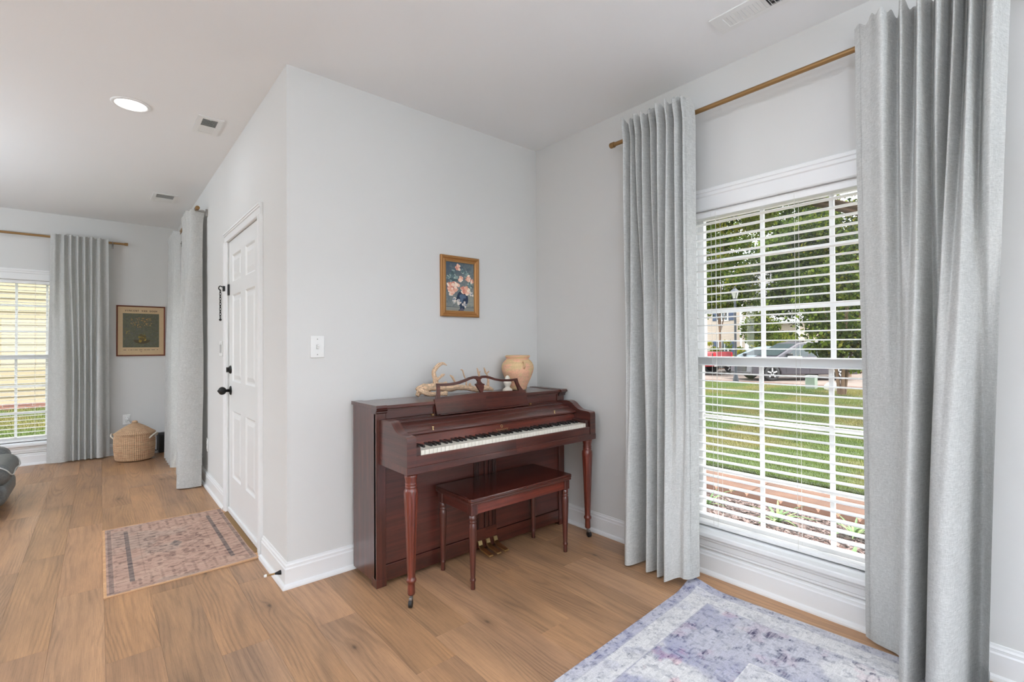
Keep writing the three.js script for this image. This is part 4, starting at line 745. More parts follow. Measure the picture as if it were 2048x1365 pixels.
{
  const W = 1400, Lp = 1800, w = 2.4, l = 3.1;
  const map = tex(W, Lp, (px, py, o) => {
    const X = px / W * w, Y = py / Lp * l, ex = Math.min(X, w - X), ey = Math.min(Y, l - Y), e = Math.min(ex, ey), a = ex < ey ? Y : X;
    const streak = noise2(px / 50, py / 1.8) * 0.6 + noise2(px / 14, py / 1.3) * 0.4, grain = noise2(px / 1.6, py / 1.6);
    let blue = 0, pink = 0, ink = 0, pale = 0;
    const n1 = fbm(X * 13, Y * 13, 4), n2 = fbm(X * 34 + 9, Y * 34, 3), n3 = fbm(X * 6 + 30, Y * 6 + 11, 3), n4 = fbm(X * 70, Y * 70, 2);
    const sprig = (u, v, p) => { const cx = ((u / p) % 1 + 1) % 1 - 0.5, q = Math.hypot(cx, v), an = Math.atan2(v, cx); return smooth(0.05, 0, Math.abs(q - 0.24 - 0.10 * Math.cos(an * 5 + 1))) + smooth(0.09, 0.05, q); };
    if (e < 0.05) { blue = 0.62 + 0.6 * (n2 - 0.5); ink = smooth(0.58, 0.75, n4) * 0.3; }
    else if (e < 0.056 || (e > 0.15 && e < 0.156)) { blue = 0.35; ink = 0.2; }
    else if (e < 0.15) { pale = 0.55; ink = sprig(a, (e - 0.103) / 0.09, 0.10) * 0.55 * smooth(0.36, 0.6, n2); blue = 0.25 * smooth(0.5, 0.7, n1); }
    else if (e < 0.46) {
      const v = (e - 0.305) / 0.30; blue = smooth(0.46, 0.62, n3) * 0.85; pink = smooth(0.54, 0.66, n1) * 0.75; pale = smooth(0.5, 0.36, n3) * 0.6;
      ink = (sprig(a, v * 0.9, 0.24) * 0.7 + smooth(0.56, 0.68, n2) * 0.8 + sprig(a + 0.12, v * 1.4 - 0.4, 0.12) * 0.4) * smooth(0.34, 0.62, n1);
    } else if (e < 0.466 || (e > 0.53 && e < 0.537)) { pale = 0.9; }
    else if (e < 0.53) { pale = 0.45; ink = sprig(a, (e - 0.498) / 0.06, 0.07) * 0.4 * smooth(0.4, 0.6, n2); blue = 0.2; }
    else {
      const ux = Math.abs(X - w / 2), uy = Math.abs(Y - l / 2), m = fbm(ux * 8 + 3, uy * 8 + 8, 4), q = fbm(ux * 20 + 5, uy * 20 + 2, 3), f = fbm(ux * 40, uy * 40 + 4, 3);
      blue = smooth(0.44, 0.58, m) * 0.95; pink = smooth(0.54, 0.64, q) * 0.65; ink = smooth(0.54, 0.66, f) * 0.85 * smooth(0.3, 0.6, q); pale = smooth(0.48, 0.36, m) * 0.7;
    }
    const fade = 0.35 + 0.8 * smooth(0.3, 0.7, fbm(X * 3, Y * 3 + 50, 3)) * (0.45 + streak);
    blue *= fade; pink *= fade; ink *= 0.15 + 1.0 * streak * streak * 1.6;
    const k = 1 + 0.12 * (grain - 0.5) + 0.12 * (streak - 0.5);
    ink += 0.5 * smooth(0.58, 0.74, n4) * streak + 0.35 * smooth(0.56, 0.7, n2) * streak;
    ink *= 0.8;
    o[0] = (210 + pale * 12 - blue * 52 + pink * 4 - ink * 98) * k; o[1] = (208 + pale * 12 - blue * 50 - pink * 20 - ink * 95) * k; o[2] = (209 + pale * 9 - blue * 28 - pink * 15 - ink * 84) * k;
  });
  map.wrapS = map.wrapT = THREE.ClampToEdgeWrapping;
  const m = std({ map, roughness: 1, bumpMap: map, bumpScale: 0.0015 });
  // corner (-x is away from the window): the far right corner lifts a little
  const cx = 2.365, cz = -1.33, turn = 0.052, c = Math.cos(turn), s = Math.sin(turn), lx = -w / 2, lz = l / 2;      // centre = corner + rotated offset
  const t = rug('large faded blue and lilac patterned area rug with a lifted corner', w, l, [cx + c * lx + s * lz, 0, cz - s * lx + c * lz], turn, m, std({ color: rgb(0.42, 0.42, 0.50), roughness: 1 }), 96, 124, (x, z) => { const d = Math.hypot((w / 2 - x), (z + l / 2)); return 0.03 * Math.pow(smooth(0.2, 0, d), 1.5); });
}
{
  const W = 720, Lp = 1180, w = 0.71, l = 1.175;
  const map = tex(W, Lp, (px, py, o) => {
    const X = px / W * w, Y = py / Lp * l, ex = Math.min(X, w - X), ey = Math.min(Y, l - Y), e = Math.min(ex, ey), a = ex < ey ? Y : X;
    const streak = noise2(px / 40, py / 2), grain = noise2(px / 1.7, py / 1.7), n1 = fbm(X * 16, Y * 30, 4), n2 = fbm(X * 40, Y * 55, 3), g3 = fbm(X * 6, Y * 6 + 3, 3);
    let base = [186, 152, 134], dk = smooth(0.54, 0.7, n2) * 0.55, pale = smooth(0.48, 0.32, n1) * 0.6, grey = smooth(0.5, 0.68, g3) * 0.4;
    if (e < 0.012) { base = [206, 160, 118]; dk = 0; grey = 0; }
    else if ((ex > 0.022 && ex < 0.042 && ey > 0.03) || (ey > 0.03 && ey < 0.036)) { dk += 0.55; grey = 0.4; }
    else if (ex > 0.108 && ex < 0.130 && ey > 0.13) { dk += 0.85; grey = 0.7; }
    else if ((ey > 0.12 && ey < 0.128 && ex > 0.1) || (ex > 0.175 && ex < 0.181 && ey > 0.2)) dk += 0.25;
    if (e > 0.2) { const ux = Math.abs(X - w / 2), uy = Math.abs(Y - l / 2), dm = ux / 0.16 + uy / 0.3; if (Math.abs(dm - 1) < 0.06 || Math.abs(dm - 0.72) < 0.04) dk += 0.4 * n1; if (dm < 0.22) { dk += 0.6 * (0.4 + n2); grey = 0.7; } dk += 0.7 * smooth(0.56, 0.66, fbm(ux * 30 + 4, uy * 34, 3)); }
    else if (e > 0.05) dk += 0.45 * smooth(0.7, 1, 0.5 + 0.5 * Math.cos(a * 2 * Math.PI / 0.05) + 0.5 * (n2 - 0.5));
    dk *= 0.25 + 0.7 * streak; const k = 1 + 0.14 * (grain - 0.5) + 0.12 * (streak - 0.5);
    o[0] = (base[0] + 12 * pale - 78 * dk - 22 * grey) * k; o[1] = (base[1] + 14 * pale - 70 * dk - 4 * grey) * k; o[2] = (base[2] + 12 * pale - 58 * dk + 2 * grey) * k;
  });
  map.wrapS = map.wrapT = THREE.ClampToEdgeWrapping;
  rug('small faded pink and brown doormat rug before the entry door', w, l, [0.372, 0, -3.745], 0.0, std({ map, roughness: 1, bumpMap: map, bumpScale: 0.0012 }), std({ color: rgb(0.55, 0.33, 0.19), roughness: 1 }), 40, 60, (x, z) => -0.002 + 0.004 * smooth(0.25, 0, Math.hypot(w / 2 - x, l / 2 - z)));
}
// ------------------------------------------------------------------ woven basket in the far corner
{
  const wv = tex(512, 256, (x, y, o) => { const rib = 0.5 + 0.5 * Math.cos(x / 512 * 2 * Math.PI * 30), rowv = 0.5 + 0.5 * Math.cos(y / 256 * 2 * Math.PI * 16), n = fbm(x / 24, y / 4, 3), b = smooth(0.52, 0.62, fbm(x / 90, y / 8 + 9, 3)), t = 0.80 + 0.16 * rib + 0.07 * rowv + 0.22 * (n - 0.5); o[0] = (222 - 8 * b) * t; o[1] = (184 - 14 * b) * t; o[2] = (146 - 12 * b) * t; });
  const mat = std({ map: wv, roughness: 0.85, bumpMap: wv, bumpScale: 0.004 }), B = thing('woven_basket', 'oval woven straw basket with a lid and pale rope handles', 'basket', [0.302, 0, -6.885]);
  const weaveBody = (prof, rows, sx, sz) => {
    const pts = new THREE.SplineCurve(prof.map(([r, y]) => new THREE.Vector2(r, y))).getPoints(rows * 4), g = new THREE.LatheGeometry(pts, 240), p = g.attributes.position;
    for (let i = 0; i < p.count; i++) { const a = Math.atan2(p.getZ(i), p.getX(i)), r = Math.hypot(p.getX(i), p.getZ(i)); if (r < 1e-3) continue; const k = 1 + 0.010 * Math.cos(a * 60) * Math.min(1, r / 0.08); p.setX(i, p.getX(i) * k * sx); p.setZ(i, p.getZ(i) * k * sz); }
    g.computeVertexNormals(); const uv = g.attributes.uv; for (let i = 0; i < uv.count; i++) uv.setXY(i, uv.getX(i) * 2, uv.getY(i) * 2); return g;
  };
  mesh('body', weaveBody([[0.0001, 0.004], [0.13, 0.004], [0.168, 0.016], [0.178, 0.06], [0.187, 0.15], [0.186, 0.24], [0.180, 0.292], [0.172, 0.296], [0.168, 0.29]], 14, 1, 0.95), mat, B);
  const lid = mesh('lid', weaveBody([[0.190, 0.296], [0.188, 0.304], [0.168, 0.318], [0.10, 0.368], [0.05, 0.398], [0.022, 0.412], [0.0001, 0.414]], 10, 1, 0.95), mat, B);
  mesh('knob', turned([[0.0001, 0.408], [0.026, 0.409], [0.028, 0.418], [0.024, 0.430], [0.015, 0.436], [0.0001, 0.437]], 20), mat, lid);
  const rope = std({ color: rgb(0.66, 0.60, 0.50), roughness: 0.9 });
  for (const s of [-1, 1]) { const h = mesh('handle', tube([[s * 0.176, 0.245, -0.05], [s * 0.205, 0.275, -0.045], [s * 0.222, 0.295, 0], [s * 0.205, 0.275, 0.045], [s * 0.176, 0.245, 0.05]], 0.009, 24, 8), rope, B); h.rotation.y = s < 0 ? -0.45 : -0.55; }
}
{ // cable and dark device standing in the corner behind the curtain
  const t = thing('corner_device', 'small black upright device half hidden behind the far entry curtain', 'device', [0.572, 0, -7.16], 0.2);
  mesh('case', rb(-0.045, 0.045, 0, 0.235, -0.05, 0.05, 0.018), M.blackPlastic, t); mesh('grille', rb(-0.036, 0.036, 0.02, 0.21, 0.047, 0.053, 0.003), M.dark, t);
  const c = mesh('power_cable', merge(tube([[0.245, 0.40, ZF + 0.012], [0.28, 0.36, ZF + 0.04], [0.40, 0.18, ZF + 0.05], [0.47, 0.12, ZF + 0.06], [0.53, 0.10, ZF + 0.05], [0.50, 0.07, ZF + 0.05], [0.46, 0.03, ZF + 0.042], [0.43, 0.008, ZF + 0.045]], 0.004, 60, 6), rb(0.235, 0.262, 0.40, 0.425, ZF + 0.008, ZF + 0.034, 0.004)), M.whitePlastic); tag(c, 'white power cable hanging from the outlet behind the basket', 'cable');
  const p = thing('power_strip', 'pale power strip on the floor beside the woven basket', 'power strip', [0.50, 0, -7.20], 0.3);
  mesh('case', rb(-0.025, 0.025, 0, 0.03, -0.08, 0.08, 0.005), M.greyPlastic, p); for (let k = 0; k < 4; k++) mesh('socket', rb(-0.014, 0.014, 0.029, 0.032, -0.07 + k * 0.036, -0.042 + k * 0.036, 0.002), M.dark, p);
}
// ------------------------------------------------------------------ grey leather armchair cut by the left edge
{
  const hide = tex(256, 256, (x, y, o) => { const v = 200 + 60 * (fbm(x / 9, y / 9, 4) - 0.5); o[0] = o[1] = o[2] = v; });
  const mat = std({ map: per(hide, 0.2), color: rgb(0.235, 0.245, 0.24), roughness: 0.5, bumpMap: per(hide, 0.2), bumpScale: 0.001 });
  const S = thing('leather_armchair', 'grey leather armchair with pale piping at the left edge', 'armchair', [-0.99, 0, -5.58], Math.PI / 2), B = (x0, x1, y0, y1, z0, z1, r) => rb(x0, x1, y0, y1, z0, z1, r, 'x', 5);   // faces +x
  mesh('base', B(-0.40, 0.40, 0.05, 0.22, -0.4, 0.36, 0.05), mat, S);
  const seat = mesh('seat_cushion', B(-0.31, 0.31, 0.20, 0.375, -0.3, 0.475, 0.08), mat, S), line = std({ color: rgb(0.55, 0.55, 0.52), roughness: 0.6 });
  mesh('piping', tube([[-0.28, 0.36, 0.40], [-0.305, 0.33, 0.455], [-0.27, 0.288, 0.478], [0, 0.286, 0.478], [0.27, 0.288, 0.478], [0.305, 0.33, 0.455], [0.28, 0.36, 0.40]], 0.0045, 50, 8), line, seat);
  mesh('foot_pad', B(-0.31, 0.31, 0.045, 0.225, 0.20, 0.455, 0.07), mat, S);
  mesh('backrest', B(-0.40, 0.40, 0.3, 0.92, -0.52, -0.24, 0.1), mat, S);
  for (const s of [-1, 1]) { const a = mesh('armrest', B(s < 0 ? -0.52 : 0.31, s < 0 ? -0.31 : 0.52, 0.24, 0.41, -0.36, 0.41, 0.08), mat, S); mesh('arm_panel', B(s < 0 ? -0.505 : 0.32, s < 0 ? -0.32 : 0.505, 0.03, 0.34, -0.36, 0.395, 0.06), mat, a); }
  for (const [x, z] of [[-0.36, -0.32], [0.36, -0.32], [-0.36, 0.28], [0.36, 0.28]]) mesh('foot', turned([[0.0001, 0], [0.022, 0], [0.03, 0.06], [0.0001, 0.06]], 14).translate(x, 0, z), M.blackPlastic, S);
}
// ------------------------------------------------------------------ outdoors
const G = -0.3;
{
  const out = [[XL - 0.6, ZF - 0.6], [XC + 0.6, ZF - 0.6], [XC + 0.6, ZP - 0.6], [XW + 0.6, ZP - 0.6], [XW + 0.6, ZR + 0.6], [XL - 0.6, ZR + 0.6]];
  structure(mesh('roof', prism(out, H + 0.125, H + 0.3, 'y', 'x'), M.trim), 'roof and eaves of the house');
  const grassT = tex(1024, 1024, (x, y, o) => { const n = fbm(x / 40, y / 40, 4), b = noise2(x / 1.5, y / 4), c = fbm(x / 7, y / 7, 2), t = 0.7 + 0.7 * (b - 0.5) + 0.5 * (c - 0.5), dry = smooth(0.52, 0.68, n); o[0] = (88 + 34 * dry) * t; o[1] = (108 + 5 * dry) * t; o[2] = (39 + 15 * dry) * t; });
  const gm = std({ map: per(grassT, 3.2), roughness: 1, bumpMap: per(grassT, 3.2), bumpScale: 0.02 });
  M.grass = gm;
  structure(mesh('ground', bb(-40, 70, G - 0.4, G - 0.012, -70, 45), gm), 'mown green lawn outside the windows');
  const side = structure(mesh('side_lawn', prism([[-7.52, -0.08], [-13.6, 0.035], [-13.6, -0.6], [-7.52, -0.6]].map(([z, y]) => [z, y]), -9, 0.7, 'x'), std({ map: per(grassT, 1.6), color: rgb(1.3, 1.5, 0.85), roughness: 1, bumpMap: per(grassT, 1.6), bumpScale: 0.02 })), 'bright green strip of lawn outside the far window');
  // blades
  const blade = new THREE.BufferGeometry();
  { const p = []; for (let k = 0; k < 5; k++) { const a = k * 1.3, c = Math.cos(a), s = Math.sin(a), l = 0.03 + 0.012 * (k % 3), h = 0.045 + 0.012 * (k % 2); p.push(-s * 0.006, 0, c * 0.006, s * 0.006, 0, -c * 0.006, c * l, h, s * l); } blade.setAttribute('position', new THREE.Float32BufferAttribute(p, 3)); blade.computeVertexNormals(); }
  const bladeMat = phys({ color: rgb(1, 1, 1), roughness: 0.9, transmission: 0.3, thickness: 0 });
  function turf(name, label, n, place) {
    const im = new THREE.InstancedMesh(blade, bladeMat, n), m = new THREE.Matrix4(), c = new THREE.Color();
    for (let i = 0; i < n; i++) { const [x, y, z] = place(), s = rr(0.7, 1.4), d = smooth(0.45, 0.7, fbm(x * 0.8, z * 0.8, 3)), t = rr(0.7, 1.2); m.makeRotationY(rnd() * 6.28).scale(new THREE.Vector3(s, s, s)).setPosition(x, y, z); im.setMatrixAt(i, m); im.setColorAt(i, c.setRGB((0.105 + 0.10 * d) * t, (0.16 + 0.025 * d) * t, (0.022 + 0.022 * d) * t)); }
    im.name = name; im.userData = { kind: 'stuff', label, category: 'grass' }; im.castShadow = im.receiveShadow = true; scene.add(im);
  }
  turf('lawn_grass', 'short green grass of the front lawn', 42000, () => { const x = 5.95 + 13.6 * Math.pow(rnd(), 1.3); return [x, G - 0.012, -x * rr(0.16, 0.62)]; });
  turf('side_lawn_grass', 'bright green grass outside the far window', 9000, () => { const z = rr(-13.45, -7.9); return [z * 0.085 + rr(-1.1, 1.1), -0.08 + (-7.52 - z) / 6.08 * 0.115, z]; });
  // front walk of cast slabs
  const walkT = tex(512, 512, (x, y, o) => { const n = fbm(x / 60, y / 60, 4), p = noise2(x / 2, y / 2), t = 0.95 + 0.3 * (n - 0.5) + 0.14 * (p - 0.5); o[0] = 98 * t; o[1] = 70 * t; o[2] = 55 * t; });
  const wm = std({ map: per(walkT, 1.6), roughness: 0.95, bumpMap: per(walkT, 1.6), bumpScale: 0.004 }), walk = shell('front_walk', 'pinkish concrete walk crossing the front yard');
  const slabG = rb(-0.48, 0.48, -0.06, 0.012, -0.745, 0.745, 0.012, 'x', 1);
  for (let z = -12; z < 5; z += 1.5) { const s = mesh('slab', slabG, wm, walk); s.position.set(5.40, G, z); }
  // mulch bed with its scalloped brick edging
  const bedT = tex(512, 512, (x, y, o) => { const n = noise2(x / 3, y / 9), q = noise2(x / 8, y / 3), t = 0.5 + 0.9 * n * q + 0.3 * (fbm(x / 30, y / 30, 3) - 0.5); o[0] = 112 * t; o[1] = 84 * t; o[2] = 76 * t; });
  structure(mesh('planting_bed', bb(XW + T + 0.01, 4.84, G - 0.1, G + 0.015, -9, 5), std({ map: per(bedT, 1.1), roughness: 1, bumpMap: per(bedT, 1.1), bumpScale: 0.03 })), 'dark mulched planting bed under the window');
  const chip = new THREE.BoxGeometry(0.05, 0.006, 0.014), im = new THREE.InstancedMesh(chip, std({ color: rgb(1, 1, 1), roughness: 1 }), 5200), m4 = new THREE.Matrix4(), q4 = new THREE.Quaternion(), e4 = new THREE.Euler();
  for (let i = 0; i < 5200; i++) { const t = rr(0.5, 1.5); m4.compose(new THREE.Vector3(rr(3.3, 4.82), G + 0.018 + rnd() * 0.012, rr(-3.2, -0.4)), q4.setFromEuler(e4.set(rr(-0.4, 0.4), rnd() * 6.28, rr(-0.4, 0.4))), new THREE.Vector3(rr(0.4, 1.2), 1, rr(0.6, 1.6))); im.setMatrixAt(i, m4); im.setColorAt(i, new THREE.Color().setRGB(0.15 * t, 0.105 * t, 0.095 * t)); }
  im.name = 'mulch_chips'; im.userData = { kind: 'stuff', label: 'shredded brown mulch in the planting bed', category: 'mulch' }; im.castShadow = im.receiveShadow = true; scene.add(im);
  const edgeT = thing('scalloped_edging', 'row of scalloped red brick edging along the mulch bed', 'edging', [4.87, G, -1.9]), pc = [[-0.075, -0.05], [0.075, -0.05], [0.075, 0.06]];
  for (let k = 0; k <= 10; k++) { const a = Math.PI * k / 10; pc.push([0.072 * Math.cos(a), 0.06 + 0.045 * Math.sin(a)]); }
  const pg = prism(pc.concat([[-0.075, 0.06]]), -0.03, 0.03, 'x'), em = std({ color: rgb(0.30, 0.16, 0.11), roughness: 0.95, bumpMap: per(walkT, 0.4), bumpScale: 0.01 });
  for (let k = -16; k <= 16; k++) { const p = mesh('edging_brick', pg, em, edgeT); p.position.set(0, 0, k * 0.155); p.rotation.y = rr(-0.05, 0.05); }
  // street
  const asphalt = tex(256, 256, (x, y, o) => { const t = 0.9 + 0.3 * (fbm(x / 30, y / 30, 3) - 0.5) + 0.25 * (noise2(x / 1.5, y / 1.5) - 0.5); o[0] = 122 * t; o[1] = 108 * t; o[2] = 100 * t; });
  structure(mesh('street', bb(19.9, 30.5, G - 0.1, G + 0.004, -60, 40), std({ map: per(asphalt, 2.5), roughness: 0.95 })), 'sunlit pale parking street with cars');
  structure(mesh('curb', merge(rb(19.72, 19.92, G - 0.1, G + 0.07, -60, 40, 0.03, 'z'), rb(30.4, 30.6, G - 0.1, G + 0.09, -60, 40, 0.03, 'z')), wm), 'pale concrete curb of the street');
}
// ------------------------------------------------------------------ plants
const leafCard = (w, l, bend) => { const g = new THREE.BufferGeometry(), p = [], q = [[0, 0, 0], [-w, 0.5 * l, bend], [w, 0.5 * l, bend], [0, l, 0]]; p.push(...q[0], ...q[2], ...q[1], ...q[1], ...q[2], ...q[3]); g.setAttribute('position', new THREE.Float32BufferAttribute(p, 3)); g.computeVertexNormals(); return g; };
const leafMat = phys({ color: rgb(1, 1, 1), roughness: 0.8, transmission: 0.42, thickness: 0, specularIntensity: 0.15 });
const bark = std({ map: tex(256, 256, (x, y, o) => { const t = 0.6 + 0.8 * fbm(x / 40, y / 7, 4); o[0] = 104 * t; o[1] = 84 * t; o[2] = 68 * t; }), roughness: 1 });
function foliage(parent, blobs, n, size, cols) {
  const im = new THREE.InstancedMesh(leafCard(size * 0.32, size, size * 0.12), leafMat, n), m = new THREE.Matrix4(), q = new THREE.Quaternion(), e = new THREE.Euler(), c = new THREE.Color();
  const vol = blobs.map((b) => b[3] * b[4] * b[5]), tot = vol.reduce((a, b) => a + b, 0), clumps = blobs.flatMap((b, i) => Array.from({ length: Math.max(6, Math.round(90 * vol[i] / tot)) }, () => { let x, y, z, d; do { x = rr(-1, 1); y = rr(-1, 1); z = rr(-1, 1); d = x * x + y * y + z * z; } while (d > 1 || d < 0.12); return [b[0] + x * b[3], b[1] + y * b[4], b[2] + z * b[5], Math.min(b[3], b[4], b[5]) * rr(0.22, 0.48), rnd()]; }));
  for (let i = 0; i < n; i++) {
    const k = clumps[Math.floor(rnd() * clumps.length)], a = rnd() * 6.28, u = rr(-1, 1), s = Math.sqrt(1 - u * u), r = k[3] * Math.cbrt(rr(0.15, 1));
    m.compose(new THREE.Vector3(k[0] + r * s * Math.cos(a), k[1] + r * u * 0.8, k[2] + r * s * Math.sin(a)), q.setFromEuler(e.set(rr(-1.2, 1.2), rnd() * 6.28, rr(1.2, 4.6))), new THREE.Vector3(1, 1, 1).multiplyScalar(rr(0.6, 1.3)));
    im.setMatrixAt(i, m);
    const w = cols[Math.floor(clamp(k[4] * 0.75 + rnd() * 0.25, 0, 0.999) * cols.length)], t = rr(0.36, 0.78); im.setColorAt(i, c.setRGB(w[0] * t, w[1] * t, w[2] * t));
  }
  im.name = 'foliage'; im.userData.kind = 'stuff'; im.castShadow = im.receiveShadow = true; parent.add(im);
}
const GREEN = { mid: [[0.13, 0.21, 0.03], [0.24, 0.33, 0.05], [0.06, 0.10, 0.02]], yellow: [[0.36, 0.42, 0.06], [0.25, 0.36, 0.06], [0.45, 0.46, 0.07]], dark: [[0.05, 0.09, 0.022], [0.11, 0.17, 0.03], [0.03, 0.055, 0.018]], oak: [[0.09, 0.14, 0.025], [0.24, 0.30, 0.04], [0.04, 0.065, 0.018], [0.34, 0.33, 0.05]] };
function tree(name, label, x, z, trunk, blobs, n, size, cols, group) {
  const t = thing(name, label, 'tree', [x, G, z], 0, group), [r, h] = trunk; n *= 2; size *= 0.62;
  mesh('trunk', limb([[0, -0.2, 0, r * 1.25], [0.03, h * 0.3, 0.02, r], [-0.04, h * 0.65, 0.05, r * 0.8], [0.05, h, 0, r * 0.6]], 18, 12, 0.1, 14), bark, t);
  for (const b of blobs.slice(0, 5)) mesh('branch', limb([[0.02, h * 0.7, 0, r * 0.5], [b[0] * 0.4, lerp(h * 0.75, b[1], 0.45), b[2] * 0.4, r * 0.35], [b[0] * 0.9, b[1], b[2] * 0.9, r * 0.12]], 12, 8, 0.1, 10), bark, t);
  foliage(t, blobs, n, size, cols);
  return t;
}
const GT = 'trees across the front yard and street';
tree('leafy_tree', 'large tree with overhanging leafy boughs nearest the tall window', 13.2, -1.2, [0.22, 5.0], [[-0.6, 6.2, -3.2, 2.6, 1.4, 2.2], [0.4, 5.9, -5.2, 2.4, 1.5, 1.8], [0, 7.5, 0, 3.2, 2, 3], [-1.5, 5.5, -1.6, 1.6, 0.9, 1.4], [0.6, 6.4, -7.0, 2.2, 1.3, 1.6]], 32000, 0.17, GREEN.oak, GT);
tree('leafy_tree', 'light green leafy tree behind the street lamp', 29.6, -14.6, [0.09, 3.2], [[0, 5.2, 0, 2.6, 1.9, 2.6], [-0.6, 4.2, 1.0, 1.6, 0.9, 1.6], [0.2, 7.0, -0.6, 2.0, 1.6, 2.0], [0, 8.8, 0.4, 2.4, 1.6, 2.4]], 12000, 0.28, GREEN.yellow.concat(GREEN.mid), GT);
tree('leafy_tree', 'tall dark green tree in the middle of the window view', 31.2, -9.2, [0.16, 4.0], [[-0.8, 5.9, -1.4, 2.8, 2.6, 2.6], [-0.4, 8.4, -1.0, 2.6, 2.2, 2.4], [-1.0, 4.6, -1.0, 1.6, 0.9, 1.5]], 10000, 0.30, GREEN.dark.concat(GREEN.mid), GT);
tree('leafy_tree', 'dense green tree at the right of the window view', 27.0, -7.2, [0.2, 3.4], [[0, 4.4, 0, 2.4, 2.4, 2.0], [0.2, 6.8, -0.4, 2.4, 2.0, 2.0], [-0.4, 2.7, 0.3, 1.4, 1.1, 1.3]], 9000, 0.28, GREEN.dark.concat(GREEN.oak), GT);
tree('small_tree', 'small bright green tree before the pink gabled house', 33.5, -13.6, [0.08, 1.4], [[0, 2.3, 0, 1.3, 1.15, 1.2], [0.2, 1.5, 0.6, 0.9, 0.7, 0.7]], 5000, 0.24, GREEN.mid.concat(GREEN.yellow), GT);
tree('small_tree', 'small yellow green tree beside the house gable', 34.2, -12.45, [0.06, 1.0], [[0, 1.5, 0, 0.7, 0.8, 0.65]], 2200, 0.24, GREEN.yellow, GT);
{ // crape myrtle with several stems on the front lawn
  const t = thing('multi_stem_tree', 'multi-stemmed small tree growing on the front lawn', 'tree', [17.2, G, -4.7]);
  for (let k = 0; k < 5; k++) { const a = k * 1.26; mesh('trunk', limb([[0.06 * Math.cos(a), -0.1, 0.06 * Math.sin(a), 0.06], [0.12 * Math.cos(a), 0.5, 0.12 * Math.sin(a), 0.05], [0.3 * Math.cos(a), 1.5, 0.3 * Math.sin(a), 0.035], [0.55 * Math.cos(a), 2.8, 0.55 * Math.sin(a), 0.012]], 16, 8, 0.1, 12), bark, t); }
  foliage(t, [[0, 2.6, 0, 1.25, 1.5, 1.2], [-0.2, 1.5, 0.5, 0.9, 0.7, 0.8], [0.3, 3.6, 0, 0.9, 0.8, 0.9], [0, 1.3, -0.6, 0.7, 0.5, 0.6]], 6500, 0.14, GREEN.mid.concat(GREEN.oak));
}
for (let k = 0; k < 8; k++) tree('woodland_tree', ['pale', 'dark', 'round', 'tall', 'leaning', 'broad', 'dense', 'loose'][k] + ' woodland tree far behind the houses', 50 + (k % 2) * 5, -34 + k * 4.2, [0.3, 5], [[0, 7, 0, 3.6, 3.6, 3.2], [0.5, 11, 0.3, 3.2, 2.8, 3.0]], 3200, 0.62, k % 2 ? GREEN.mid : GREEN.dark, 'woodland trees behind the houses');
{
  const h = thing('clipped_hedge', 'long clipped yellow green hedge behind the parked cars', 'hedge', [31.5, G, -14]);
  for (let k = 0; k < 5; k++) mesh('stem', limb([[0, 0, -6 + k * 3, 0.03], [0.05, 0.5, -6 + k * 3, 0.025], [0, 1.1, -6 + k * 3, 0.015]], 6, 6), bark, h);
  const bl = []; for (let k = 0; k < 26; k++) bl.push([rr(-0.1, 0.1), 0.95, -7.6 + k * 0.6, 0.5, 0.95, 0.5]);
  foliage(h, bl, 9000, 0.17, [[0.40, 0.43, 0.05], [0.20, 0.29, 0.05], [0.52, 0.50, 0.06], [0.10, 0.16, 0.03]]);
}
{ // strap-leaved plants in the bed
  const lm = [[0.10, 0.20, 0.05], [0.16, 0.27, 0.06], [0.24, 0.30, 0.10]].map((c) => phys({ color: rgb(...c), roughness: 0.55, transmission: 0.25, thickness: 0 }));
  const strap = (l, droop, w) => { const n = 7, p = [], ix = []; for (let i = 0; i <= n; i++) { const t = i / n, ww = w * Math.sin(Math.PI * Math.min(0.96, 0.12 + 0.86 * t)), x = l * t * (0.55 + 0.45 * t), y = l * (0.95 * t - droop * t * t); p.push(x, y + 0.006, -ww, x, y, 0, x, y + 0.006, ww); if (i) for (const k of [0, 1]) { const a = 3 * (i - 1) + k; ix.push(a, a + 1, a + 3, a + 3, a + 1, a + 4); } } const g = new THREE.BufferGeometry(); g.setAttribute('position', new THREE.Float32BufferAttribute(p, 3)); g.setIndex(ix); g.computeVertexNormals(); return g; };
  const vars = [strap(0.42, 0.5, 0.018), strap(0.34, 0.75, 0.02), strap(0.28, 0.35, 0.016)];
  for (const [label, x, z, n, s] of [['leafy plant clump behind the right muntin at the bed edge', 4.40, -1.68, 22, 0.7], ['drooping plant clump lowest in the tall window', 3.72, -0.98, 24, 0.8], ['broad plant clump beside the right curtain in the bed', 4.52, -1.16, 22, 0.6], ['short plant clump in the middle of the mulch', 3.85, -1.48, 16, 0.5], ['small green clump at the left end of the mulch', 4.40, -2.30, 20, 0.6]]) {
    const t = thing('garden_plant', label, 'plant', [x, G + 0.01, z], 0, 'leafy clumps in the planting bed');
    for (let k = 0; k < n; k++) { const l = mesh('leaf', vars[k % 3], lm[k % 3], t); l.rotation.set(0, k * 2.4, rr(-0.3, 0.25)); l.scale.setScalar(s * rr(0.7, 1.1)); }
  }
}
